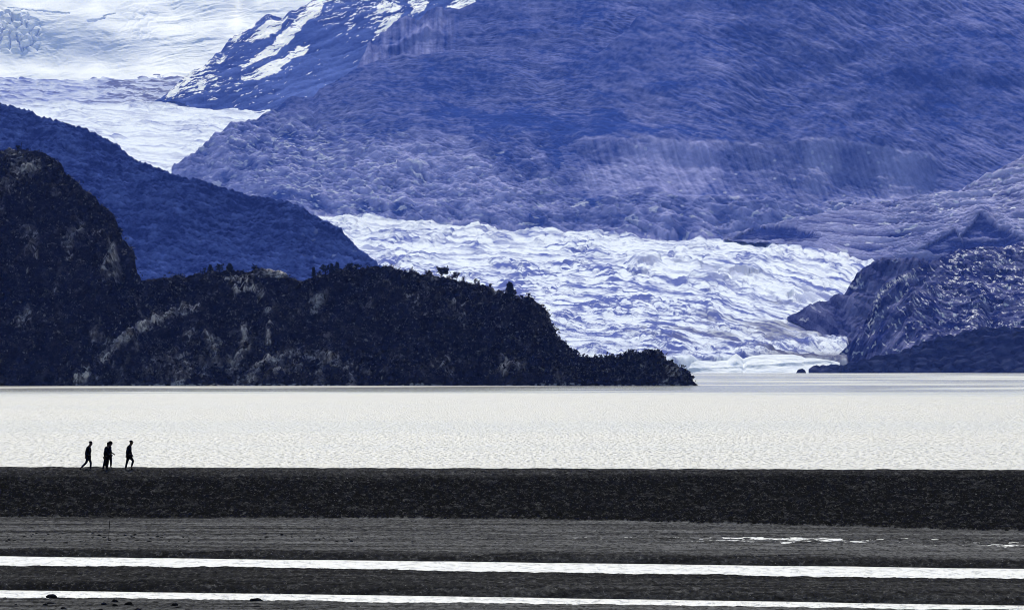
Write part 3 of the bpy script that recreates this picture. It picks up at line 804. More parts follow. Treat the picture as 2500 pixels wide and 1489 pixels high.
# ------------------------------------------------------------------ beach
def fy(py, z):
    return (HCAM - z) * FPX / (py - HOR)
def beach_height(X, Y, detail=True):
    yb = np.interp(X, [-60, -28, 0, 12, 26, 60], [306, 305, 301, 292, 277, 262])
    zc = np.interp(X, [-120, -29, 29, 120], [2.62, 2.56, 2.38, 2.3])
    n0 = fbm(X / 9, Y / 9, 300, 3)
    t = np.clip((Y - yb) / (329 - yb), 0, 1)
    bank = 0.32 + (zc - 0.32) * (0.85 * t + 0.15 * sstep(0, 1, t))
    bank = bank + 0.05 * sstep(0.36, 0.40, t) * (1 - t) * 2 - 0.04
    backs = zc - 0.012 * (Y - 329) ** 1.35 * (Y > 329) if False else zc - np.where(Y > 329, 0.02 * np.abs(Y - 329) ** 1.2, 0)
    z = np.where(Y < yb, 0.30, np.where(Y < 329, bank, backs))
    z = np.maximum(z, -2.0)
    flat = (Y < yb).astype(float)
    z = z + flat * (0.09 * fbm(X / 26, (Y + 0.33 * X) / 5.5, 301, 4) + 0.05 * fbm(X / 5, Y / 9, 302, 3))
    # channels
    s1 = Y - STREAM1(X); s2 = Y - STREAM2(X); s3 = Y - STREAM3(X)
    w1 = 6.8 + 0.5 * fbm(X / 4, X * 0, 303, 3); w2 = np.interp(X, [-20, 18], [4.6, 3.0]) + 0.3 * fbm(X / 4, X * 0 + 5, 304, 3)
    for s, w_ in ((s1, w1), (s2, w2)):
        z = np.where(np.abs(s) < w_ + 3.0, z - 0.55 * sstep(w_ + 0.9, w_ - 0.9, np.abs(s)), z)
        z = z + 0.20 * gauss(s - w_ - 3.0, 2.4)          # cut bank on the far side
    chan = gauss(s3, 9.0) * sstep(-2.0, 7.0, X)
    z = z - chan * (0.075 + 0.15 * fbm(X / 1.2, (Y + 0.3 * X) / 1.3, 305, 4, 0.65))
    if detail:
        f1, f2, cid = worley(X / 0.30, Y / 0.55, 306)
        onb = (1 - flat)
        z = z + onb * (np.clip(f2 - f1, 0, .5) * 0.22 + cid * 0.09) * sstep(330, 325, Y)
        z = z + flat * (1 - np.clip(chan, 0, 1)) * (0.035 * fbm(X / 0.5, Y / 1.2, 307, 4) + 0.02 * cid * (np.abs(s1) > w1))
        z = z + 0.05 * fbm(X / 1.3, Y / 3.0, 308, 3) * (0.3 + 0.7 * onb)
    return z, flat, chan, s1, s2, (cid if detail else n0)
def STREAM1(X): return np.interp(X, [-120, -22, 0, 20, 120], [268, 239.5, 232.0, 224.5, 190])
def STREAM2(X): return np.interp(X, [-120, -18.5, 0, 17.5, 120], [236, 204.6, 198.9, 192.6, 160])
def STREAM3(X): return np.interp(X, [-120, 5, 24, 120], [300, 270, 262, 235])

def build_beach():
    u = np.concatenate([[-6, -3, -1.2, -0.6, -0.3, -0.17], np.linspace(-0.105, 0.105, 1080), [0.17, 0.3, 0.6, 1.2, 3, 6]])
    Yr = np.concatenate([np.linspace(-60, 175, 20), np.arange(178, 262, 0.28), np.arange(262, 333, 0.16), np.arange(333, 372, 1.5), [400, 440, 480]])
    U, Y = np.meshgrid(u, Yr)
    X = U * np.maximum(Y, 60)
    z, flat, chan, s1, s2, n0 = beach_height(X, Y)
    sand = flat * np.clip(0.62 + 0.45 * fbm(X / 30, (Y + 0.34 * X) / 4.0, 310, 4) + 0.25 * fbm(X / 60, (Y + 0.34 * X) / 1.6, 311, 3), 0, 1)
    sand *= 1 - 0.75 * sstep(9.5, 6.5, np.abs(s1 - 1.2)) 
    sand *= 1 - 0.72 * ((Y - STREAM2(X)) > 0) * ((Y - STREAM1(X)) < 0)
    wet = sstep(0.34, 0.22, z)
    t = 1 - flat
    sand = np.maximum(sand, t * (0.22 * sstep(320, 326, Y + 2 * fbm(X / 4, Y / 2, 312, 3)) + 1.1 * np.clip(n0 - 0.72, 0, 1) * (0.4 + fbm(X / 3, Y / 2, 313, 3))))
    V = np.stack([X, Y, z], -1)
    me = grid_mesh('beach', V, {'sand': sand, 'wet': wet})
    m = NT('black_gravel')
    n1 = m.noise(m.scaled(4.5, 1.0, 9.0), 1.0, 5.0, 0.7, 0.8)
    n2 = m.noise(m.scaled(9.0, 2.0, 14.0), 1.0, 3.0, 0.7)
    n3 = m.noise(m.scaled(0.035, 0.75, 0.05, 0.0), 1.0, 6.0, 0.7, 0.3)
    f = m.math('ADD', m.attr('sand'), m.math('MULTIPLY', m.math('SUBTRACT', n3, 0.5), m.math('MULTIPLY', m.attr('sand'), 5.0)))
    f = m.math('MINIMUM', m.math('MAXIMUM', f, 0.0), 1.0)
    c = m.mix(f, (0.007, 0.007, 0.007), (0.150, 0.149, 0.147))
    c = m.mix(m.ramp(n1, [(0.36, 0.85), (0.56, 0.0)]), c, (0.006, 0.006, 0.006))
    c = m.mix(m.ramp(n1, [(0.56, 0.0), (0.72, 0.55)]), c, (0.17, 0.165, 0.158))
    c = m.mix(m.ramp(n2, [(0.66, 0.0), (0.74, 0.75)]), c, (0.30, 0.29, 0.28))
    m.color(c)
    m.rough(0.85)
    m.bump(m.math('ADD', n1, n2), 0.7, 0.05)
    tag(link('beach', me, m.m), 'black gravel beach with a steep cobble bank and grey sand flats', 'beach', kind='structure')
build_beach()

M_STREAM = water_mat('stream_water', 2.4, 0.5, 0.6, 0.36, (0.66, 0.64, 0.59), 1.2)
def ribbon(name, f, half, z, x0, x1, label):
    xs_ = np.linspace(x0, x1, 120)
    off = np.linspace(-half, half, 7)
    Vv = np.stack([np.broadcast_to(xs_, (7, 120)), f(xs_)[None, :] + off[:, None], np.full((7, 120), z)], -1)
    tag(link(name, grid_mesh(name, Vv), M_STREAM), label, 'stream', kind='structure')
ribbon('stream', STREAM1, 8.2, 0.16, -110, 110, 'wide bright meltwater stream crossing the black beach')
ribbon('stream', STREAM2, 5.6, 0.16, -110, 110, 'narrow bright stream nearest the dark stones in the foreground')
ribbon('stream', STREAM3, 8.0, 0.21, -4, 110, 'shallow broken trickle at the foot of the cobble bank')

# ------------------------------------------------------------------ iceberg and islet
def disp_berg(PX, PY, X, S, t):
    d = 1.6 * fbm(X / 30, S / 16, 401, 4) + 0.4 * ridged(X / 9, S / 8, 402, 3)
    d += 2.2 * gauss(PY - 893 + 0.06 * (PX - 1860), 3.0) - 2.0 * gauss(PX - 1797, 9) * gauss(PY - 890, 5)
    d -= 3.0 * gauss(PX - 1816, 4)
    return d * sstep(1.05, 0.8, t), {'deep_or_shade': np.clip(0.0 + 0.25 * fbm(X / 40, S / 20, 403, 4) + 0.5 * gauss(PX - 1790, 10) * gauss(PY - 890, 4), 0, 1), 'dirt': X * 0}
BERG_CREST = [(1680, 903), (1684, 893), (1688, 886), (1704, 880), (1743, 882), (1776, 879), (1788, 868), (1797, 863), (1806, 869), (1814, 875), (1836, 869), (1867, 865), (1935, 865), (1957, 869), (1966, 874), (1990, 874), (2024, 879), (2050, 885)]
BERG_FOOT = [(1680, 909, 6780), (1700, 910.3, 6780), (2050, 910.3, 6780)]
ridge('iceberg', BERG_CREST, BERG_FOOT, 260, 70, 17, disp_berg, ice_mat('berg_ice', clean=(0.90, 0.93, 0.97), deep_or_shade=(0.45, 0.58, 0.88), scale=0.12), 1680, 2050,
      'long pale blue iceberg with one pointed hump floating at the glacier front', 'iceberg', back_len=45, back_drop=0.6, nback=12, kind=None)

def stone_mesh(name, w_, h_, d_, seed, sub=3, spiky=0.0):
    import bmesh
    bm = bmesh.new()
    bmesh.ops.create_icosphere(bm, subdivisions=sub, radius=1.0)
    co = np.array([v.co for v in bm.verts])
    n = fbm(co[:, 0] * 1.3 + seed * 3.7, co[:, 1] * 1.3 + co[:, 2] * 1.9, seed, 3) * 0.28
    n2 = fbm(co[:, 0] * 5 + seed, co[:, 1] * 5 + co[:, 2] * 6.0, seed + 5, 2) * (0.07 + spiky)
    r_ = 1 + n + n2
    for v, k in zip(bm.verts, r_):
        p = v.co * k
        z = p.z if p.z > 0 else p.z * 0.25
        v.co = (p.x * w_ / 2, p.y * d_ / 2, z * h_)
    me = bpy.data.meshes.new(name)
    bm.to_mesh(me); bm.free()
    me.shade_smooth()
    return me

def rock_material(name, dark, pale, scale):
    m = NT(name)
    n1 = m.noise(m.obj, scale, 6.0, 0.65)
    m.color(m.mix(m.ramp(n1, [(0.4, 0.0), (0.75, 1.0)]), dark, pale))
    m.rough(0.9)
    m.bump(n1, 0.6, 0.05)
    return m.m
M_ISLET = rock_material('islet_rock', (0.008, 0.009, 0.016), (0.05, 0.05, 0.07), 0.3)
X_, Y_, Z_ = P(1956, 909.5, 6690)
o = link('rock', stone_mesh('rock', 11.5, 5.2, 9, 12), M_ISLET)
o.location = (X_, Y_, -0.3)
tag(o, 'small black rock standing alone in the water before the iceberg', 'rock')

# ------------------------------------------------------------------ trees on the headland
def skyline(px):
    """surface point of the headland on its crest at this column"""
    c = int(np.argmin(np.abs(HEAD['px'] - px)))
    V = HEAD['V'][:, c]
    e = (V[:, 2] - HCAM) / V[:, 1]
    return V[int(np.argmax(e))]

M_BARK = rock_material('dark_bark', (0.010, 0.009, 0.008), (0.04, 0.035, 0.03), 3.0)
def leaf_material(name, a, b):
    m = NT(name)
    n1 = m.noise(m.obj, 1.2, 4.0, 0.6)
    m.color(m.mix(m.ramp(n1, [(0.35, 0.0), (0.7, 1.0)]), a, b))
    m.rough(0.8)
    return m.m
M_LEAF = leaf_material('dark_needles', (0.006, 0.008, 0.007), (0.035, 0.042, 0.03))

def tube(vs_, fs_, path, radii, sides=5):
    base = len(vs_)
    for i, (p, r_) in enumerate(zip(path, radii)):
        p = Vector(p)
        a = Vector(path[max(i - 1, 0)]); b = Vector(path[min(i + 1, len(path) - 1)])
        t_ = (b - a).normalized()
        u_ = t_.orthogonal().normalized(); v_ = t_.cross(u_)
        for k in range(sides):
            q = p + (u_ * math.cos(2 * math.pi * k / sides) + v_ * math.sin(2 * math.pi * k / sides)) * r_
            vs_.append(q)
    for i in range(len(path) - 1):
        for k in range(sides):
            a = base + i * sides + k; b = base + i * sides + (k + 1) % sides
            fs_.append((a, b, b + sides, a + sides))
    fs_.append(tuple(base + (len(path) - 1) * sides + k for k in range(sides)))

def leaf_quad(vs_, fs_, c, size, rnd):
    n_ = Vector((rnd.gauss(0, 1), rnd.gauss(0, 1), rnd.gauss(0, 1) + 0.4)).normalized()
    u_ = n_.orthogonal().normalized(); v_ = n_.cross(u_)
    a = rnd.random() * 6.28
    u_, v_ = u_ * math.cos(a) + v_ * math.sin(a), v_ * math.cos(a) - u_ * math.sin(a)
    b = len(vs_)
    c = Vector(c)
    vs_.extend([c - u_ * size, c + v_ * size * 0.45, c + u_ * size * rnd.uniform(0.7, 1.3), c - v_ * size * 0.45])
    fs_.append((b, b + 1, b + 2, b + 3))

def make_tree(name, px, h, wd, kind, label, cat, group=None, seed=0, lean=0.0):
    rnd = random.Random(seed)
    p = skyline(px)
    root = empty(name, (p[0], p[1], p[2] - 0.45))
    tag(root, label, cat, group)
    h += 0.45
    tv, tf, cv, cf = [], [], [], []
    top = Vector((lean * h, 0, h))
    path = [Vector((0, 0, -0.3)), Vector((lean * h * 0.15 + rnd.uniform(-.1, .1) * wd * .3, 0, h * 0.35)), Vector((lean * h * 0.5, rnd.uniform(-.1, .1), h * 0.7)), top]
    r0 = 0.045 * h + 0.05
    tube(tv, tf, path, [r0, r0 * 0.8, r0 * 0.5, r0 * 0.12])
    def on_trunk(f):
        f = max(0, min(0.999, f)) * 3
        i = int(f); return path[i].lerp(path[i + 1], f - i)
    nl = {'conifer': 34, 'wind': 11, 'dead': 6, 'shrub': 9}[kind]
    for i in range(nl):
        f = (i + 0.7) / nl
        if kind == 'conifer':
            f = 0.12 + 0.86 * f; ln = wd * 0.52 * (1.08 - f) ** 0.75 * rnd.uniform(0.65, 1.2); up = rnd.uniform(-0.1, 0.25)
        elif kind == 'wind':
            f = 0.35 + 0.6 * f; ln = wd * 0.55 * rnd.uniform(0.45, 1.1); up = rnd.uniform(0.0, 0.35)
        elif kind == 'dead':
            f = 0.55 + 0.4 * f; ln = wd * 0.5 * rnd.uniform(0.6, 1.0); up = rnd.uniform(0.0, 0.3)
        else:
            f = 0.1 + 0.7 * f; ln = wd * 0.45 * rnd.uniform(0.5, 1.1); up = rnd.uniform(0.3, 0.9)
        a = i * 2.4 + rnd.uniform(-.5, .5)
        s0 = on_trunk(f)
        e0 = s0 + Vector((math.cos(a) * ln, math.sin(a) * ln * 0.9, up * ln))
        if kind == 'wind': e0.x += abs(lean) * ln * (1 if lean >= 0 else -1)
        if e0.z > h * 1.02: e0.z = h * 1.0
        tube(tv, tf, [s0, s0.lerp(e0, 0.55) + Vector((0, 0, 0.06 * ln)), e0], [r0 * 0.32, r0 * 0.2, r0 * 0.06], 4)
        nq = {'conifer': 26, 'wind': 16, 'dead': 2, 'shrub': 16}[kind]
        for k in range(nq):
            q = s0.lerp(e0, rnd.uniform(0.25, 1.08)) + Vector((rnd.gauss(0, .11), rnd.gauss(0, .11), rnd.gauss(0, .07))) * (0.5 * wd + 0.2)
            leaf_quad(cv, cf, q, (0.10 * wd + 0.12) * rnd.uniform(0.6, 1.3), rnd)
    if kind != 'dead':
        for k in range(10):
            leaf_quad(cv, cf, on_trunk(rnd.uniform(0.75, 0.99)), 0.08 * wd + 0.1, rnd)
    link('trunk', poly_mesh('trunk', tv, tf), M_BARK, root)
    link('crown', poly_mesh('crown', cv, cf, smooth=False), M_LEAF, root)
    return root

PXM = 2420 / FPX      # metres per photo pixel on the headland
TREES = [
    ('pine_tree', 1245, 42, 34, 'conifer', 'lone full conical pine on the headland skyline above the steep end', 'tree', None, 0.0),
    ('windswept_tree', 1078, 25, 40, 'wind', 'broad windswept tree with ragged flat branches on the headland skyline', 'tree', None, 0.12),
    ('windswept_tree', 1104, 18, 24, 'wind', 'thin open windswept tree leaning beside the broad ragged one', 'tree', None, 0.5),
    ('stunted_tree', 1131, 12, 10, 'shrub', 'tiny stunted tree just downhill of the leaning windswept tree', 'tree', None, 0.0),
    ('stunted_tree', 1160, 16, 12, 'shrub', 'taller of two small bushy trees halfway to the lone pine', 'tree', None, 0.0),
    ('stunted_tree', 1169, 12, 10, 'shrub', 'shorter of two small bushy trees halfway to the lone pine', 'tree', None, 0.0),
    ('stunted_tree', 1198, 11, 10, 'shrub', 'low bushy tree on the slope just before the lone pine', 'tree', None, 0.0),
    ('stunted_tree', 1292, 9, 9, 'shrub', 'low scrubby tree beyond the lone pine at the cliff edge', 'tree', None, 0.0),
    ('upright_tree', 765, 26, 15, 'conifer', 'narrow pointed tree standing first in the dark clump on the saddle', 'tree', None, 0.0),
    ('upright_tree', 779, 12, 12, 'shrub', 'short tree in the gap beside the narrow pointed one', 'tree', None, 0.0),
    ('upright_tree', 795, 24, 34, 'shrub', 'widest bushy tree in the dark clump on the saddle', 'tree', None, 0.0),
    ('upright_tree', 810, 22, 15, 'conifer', 'slim tree rising between the widest bushy tree and its twin peaked neighbour', 'tree', None, 0.0),
    ('upright_tree', 821, 24, 17, 'conifer', 'twin peaked dark tree at the uphill end of the clump', 'tree', None, 0.08),
    ('windswept_tree', 845, 18, 22, 'wind', 'leaning tree whose branches stream uphill after the dark clump', 'tree', None, 0.4),
    ('windswept_tree', 868, 12, 20, 'wind', 'low flattened tree under the highest bump of the headland', 'tree', None, 0.3),
    ('upright_tree', 500, 15, 13, 'shrub', 'first small round tree where the saddle starts to rise', 'tree', None, 0.0),
    ('upright_tree', 513, 18, 15, 'conifer', 'small pointed tree between two rounder trees on the saddle', 'tree', None, 0.0),
    ('upright_tree', 536, 22, 24, 'shrub', 'large dark rounded tree beside the pale rock cap', 'tree', None, 0.0),
    ('upright_tree', 562, 16, 20, 'conifer', 'broad pyramid shaped tree touching the pale rock cap', 'tree', None, 0.0),
    ('stunted_tree', 44, 11, 17, 'shrub', 'square tuft of scrub crowning the highest peak of the headland', 'tree', None, 0.0),
    ('dead_tree', 51, 22, 7, 'dead', 'thin bare dead stem sticking up from the highest peak', 'tree', None, 0.1),
    ('dead_tree', 1625, 14, 14, 'dead', 'bare cross shaped dead tree near the tip of the headland', 'tree', None, 0.0),
    ('dead_tree', 1573, 14, 8, 'dead', 'thin dead stem with a tuft on the low outer hump', 'tree', None, 0.0),
    ('stunted_tree', 1540, 11, 20, 'shrub', 'dense dark tree on top of the low outer hump', 'tree', None, 0.0),
    ('stunted_tree', 1678, 7, 6, 'shrub', 'last tiny bush on the slope down to the headland tip', 'tree', None, 0.0)]
for i, (px, hh, ww) in enumerate([(1407, 9, 14), (1424, 9, 8), (1432, 8, 9), (1451, 12, 7), (1459, 11, 9), (1468, 8, 8), (1478, 13, 10), (1486, 7, 10), (1495, 13, 11), (1508, 10, 9), (1515, 12, 7), (1526, 8, 10),
                                  (1587, 7, 9), (1599, 7, 7), (1607, 8, 8), (1640, 6, 7)]):
    TREES.append(('stunted_tree', px, hh, ww, 'shrub' if i % 3 else 'wind', 'stunted ragged little tree on the low outer ridge of the headland', 'tree', 'stunted trees along the low outer ridge', 0.1 * (i % 2)))
for i, (nm, px, hh, ww, kd, lb, ct, gr, ln) in enumerate(TREES):
    make_tree(nm, px, hh * PXM * 0.88, ww * PXM * 0.9, kd, lb, ct, gr, 900 + i, ln)

# ------------------------------------------------------------------ scrub over the headland
def build_scrub():
    rnd = np.random.default_rng(5)
    V = HEAD['V']; rock = HEAD['attrs']['rock']; sn = HEAD['attrs']['snow_or_glint']
    N = 17000
    nc = len(HEAD['px'])
    r_ = rnd.integers(8, HEAD['ncrest'] + 3, N); c_ = rnd.integers(0, nc, N)
    dens = fbm(V[r_, c_, 0] / 7, V[r_, c_, 2] / 6, 501, 3)
    keep = (rock[r_, c_] < 0.30) & (sn[r_, c_] < 0.2) & (dens > -0.35 + 0.5 * rnd.random(N) - 0.25) & (V[r_, c_, 2] > 2.0)
    r_, c_ = r_[keep], c_[keep]
    base = V[r_, c_]
    n = len(base)
    size = rnd.uniform(0.5, 1.3, n) * np.where(rnd.random(n) < 0.1, 1.7, 1.0)
    K = 9
    u = rnd.normal(size=(n, K, 3)); u /= np.linalg.norm(u, axis=2, keepdims=True)
    off = rnd.normal(size=(n, K, 3)) * size[:, None, None] * np.array([0.55, 0.55, 0.38]) + np.array([0, 0, 0.35]) * size[:, None, None]
    v = np.cross(u, rnd.normal(size=(n, K, 3))); v /= np.linalg.norm(v, axis=2, keepdims=True)
    L = size[:, None, None] * rnd.uniform(0.3, 0.6, (n, K, 1))
    c = base[:, None, :] + off
    q = np.stack([c - u * L, c + v * L * 0.5, c + u * L, c - v * L * 0.5], 2)
    tone = np.repeat(np.clip(rnd.normal(0.06, 0.16, (n, 1)) + np.where(rnd.random((n, K)) < 0.13, 0.7, 0.0), 0, 1).reshape(-1), 4)
    co = q.reshape(-1, 3)
    me = bpy.data.meshes.new('ground_cover')
    me.vertices.add(len(co)); me.vertices.foreach_set('co', co.reshape(-1).astype(np.float32))
    me.loops.add(len(co)); me.loops.foreach_set('vertex_index', np.arange(len(co), dtype=np.int32))
    me.polygons.add(len(co) // 4); me.polygons.foreach_set('loop_start', np.arange(0, len(co), 4, dtype=np.int32))
    me.update(calc_edges=True)
    me.shade_flat()
    at = me.attributes.new('tone', 'FLOAT', 'POINT'); at.data.foreach_set('value', tone.astype(np.float32))
    m = NT('scrub_leaves')
    m.color(m.mix(m.attr('tone'), (0.003, 0.003, 0.003), (0.26, 0.25, 0.21)))
    m.rough(0.8)
    tag(link('ground_cover', me, m.m), 'dark low scrub covering the rocky headland', 'scrub', kind='stuff')
build_scrub()

# ------------------------------------------------------------------ stones and stake on the beach
M_CLOD = rock_material('black_clod', (0.006, 0.006, 0.007), (0.02, 0.02, 0.021), 14.0)
def on_beach(px, py):
    Y = fy(py, 0.3)
    for _ in range(6):
        X = (px - CX) * Y / FPX
        z = float(beach_height(np.array([X]), np.array([Y]))[0][0])
        Y = fy(py, z)
    return (px - CX) * Y / FPX, Y, z
STONES = [
    (125.5, 1457.0, 29, 8.5, 'large spiky topped black mound at the edge of the nearest stream', 0.10),
    (12.6, 1459.5, 10, 3, 'small flat black stone beyond the spiky mound near the stream edge', 0.0),
    (39, 1475.5, 7.5, 2.8, 'tiny dark stone alone on the grey sand nearest the corner', 0.0),
    (110.5, 1477.0, 15, 6, 'pointed black stone touching a flat slab below the spiky mound', 0.0),
    (122, 1472.4, 18, 2.6, 'thin flat dark slab beside the pointed stone below the spiky mound', 0.0),
    (155, 1485.0, 15, 5, 'low dark stone with a small peak between the slab and the cut off stones', 0.0),
    (253.6, 1475.5, 14, 6.5, 'steep sided black stone first in the cluster of four', 0.05),
    (280.6, 1467.8, 17, 6.5, 'farthest stone of the cluster of four, tapering to one side', 0.03),
    (280, 1479.4, 16, 7, 'rounded dome stone nearest in the cluster of four', 0.0),
    (314, 1476.3, 22, 9, 'largest and most peaked stone of the cluster of four', 0.05),
    (243.5, 1493, 23, 9, 'dark rounded stone cut by the bottom of the picture under the steep stone', 0.0),
    (337, 1494, 27, 11, 'biggest dark rounded stone cut by the bottom of the picture', 0.03),
    (426.5, 1477, 17, 7, 'pyramid shaped black stone with a thin slab at its foot', 0.05),
    (438, 1481.6, 20, 3.2, 'thin dark slab at the foot of the pyramid shaped stone', 0.0),
    (625, 1465, 33, 7, 'long angular black boulder jutting into the nearest stream', 0.10),
    (626, 1474.0, 17, 4, 'domed dark stone directly below the angular boulder', 0.0),
    (627.5, 1481.0, 22, 3.8, 'flat dark slab lowest of the stack below the angular boulder', 0.0),
    (714, 1484.5, 7, 3, 'small isolated dark stone to the far side of the angular boulder', 0.0)]
for i, (px, py, wp, hp, lb, spk) in enumerate(STONES):
    x, y, z = on_beach(px, py)
    k = y / FPX
    o = link('stone', stone_mesh('stone', wp * k, hp * k * 0.95, wp * k * (0.9 if hp > 4 else 1.6), 600 + i, 3, spk), M_CLOD)
    o.location = (x, y, z - 0.01)
    o.rotation_euler = (0, 0, random.Random(i).uniform(-0.5, 0.5))
    tag(o, lb, 'stone')
rnd = random.Random(77)
clod_src = [stone_mesh('clod', 1, 1, 1, 700 + i, 2, 0.05) for i in range(5)]
for me in clod_src: me.materials.append(M_CLOD)
n = 0
CLODS = [(227, 1303, 11), (242, 1306, 9), (256, 1303, 17), (255, 1311, 10), (290, 1305, 9), (305, 1306, 8), (322, 1313, 12), (335, 1319.5, 13), (346, 1309, 8), (362, 1306, 8), (367, 1315, 7), (365, 1321.5, 12), (385, 1309, 9), (394, 1311, 8),
         (148, 1313, 7), (110, 1318, 8), (118, 1305, 8), (160, 1324, 14), (122, 1327, 11), (60, 1310, 11), (22, 1317, 9), (62, 1319, 11), (88, 1303, 9), (268, 1319, 8), (286, 1318, 8), (197, 1322, 10), (412, 1318, 8)]
for k in range(34):
    CLODS.append((rnd.uniform(400, 900) if k > 10 else rnd.uniform(5, 400), rnd.uniform(1303, 1322), rnd.uniform(5, 10)))
for k, (px, py, wp) in enumerate(CLODS):
    x, y, z = on_beach(px, py)
    s_ = y / FPX
    o = bpy.data.objects.new('clod', clod_src[k % 5]); COL.objects.link(o)
    o.location = (x, y, z - 0.01)
    o.scale = (wp * s_ * 1.0, wp * s_ * rnd.uniform(1.0, 1.6), rnd.uniform(2.2, 3.4) * s_)
    o.rotation_euler = (0, 0, rnd.uniform(0, 6.28) * 0.1)
    tag(o, 'small dark clod on the trodden grey sand around the stake', 'clod', 'dark clods scattered round the stake')

x, y, z = on_beach(265.3, 1317)
k = y / FPX
vs_, fs_ = [], []
tube(vs_, fs_, [(0, 0, -0.25), (0.1 * k, 0, 0.0), (0.8 * k, 0, 20 * k), (2.2 * k, 0, 37 * k), (2.5 * k, 0, 38 * k), (2.7 * k, 0, 44 * k), (2.8 * k, 0, 46 * k)],
     [0.75 * k, 0.75 * k, 0.65 * k, 0.7 * k, 1.15 * k, 1.2 * k, 0.7 * k], 8)
o = link('stake', poly_mesh('stake', vs_, fs_), rock_material('weathered_stake', (0.012, 0.011, 0.010), (0.05, 0.045, 0.04), 8.0))
o.location = (x, y, z)
tag(o, 'thin dark wooden stake leaning slightly in the grey sand below the walkers', 'stake')

# ------------------------------------------------------------------ walkers
def cloth(name, c):
    m = NT(name)
    n1 = m.noise(m.obj, 9.0, 4.0, 0.6)
    m.color(m.mix(n1, tuple(q * 0.6 for q in c), tuple(q * 1.3 for q in c)))
    m.rough(0.85)
    m.bump(n1, 0.3, 0.02)
    return m.m
M_SKIN = cloth('skin', (0.10, 0.06, 0.045))
M_COAT = cloth('dark_coat', (0.008, 0.008, 0.010))
M_PANTS = cloth('dark_trousers', (0.007, 0.007, 0.009))
M_HAIR = cloth('dark_hair', (0.010, 0.008, 0.007))
M_SHOE = cloth('dark_shoes', (0.008, 0.008, 0.008))

def skin_obj(name, nodes, edges, mat, parent, sub=1, root=0):
    """nodes: (x, y, z, radius); grows one continuous surface over the connected edges"""
    me = bpy.data.meshes.new(name)
    me.from_pydata([n_[:3] for n_ in nodes], edges, [])
    o = bpy.data.objects.new(name, me); COL.objects.link(o)
    md = o.modifiers.new('skin', 'SKIN'); md.use_smooth_shade = True
    ly = me.skin_vertices[0].data
    for i, n_ in enumerate(nodes):
        ly[i].radius = (n_[3], n_[3]); ly[i].use_root = (i == root)
    ss = o.modifiers.new('sub', 'SUBSURF'); ss.levels = sub; ss.render_levels = sub
    dg = bpy.context.evaluated_depsgraph_get()
    me2 = bpy.data.meshes.new_from_object(o.evaluated_get(dg))
    bpy.data.objects.remove(o); bpy.data.meshes.remove(me)
    me2.name = name
    me2.shade_smooth()
    return link(name, me2, mat, parent)

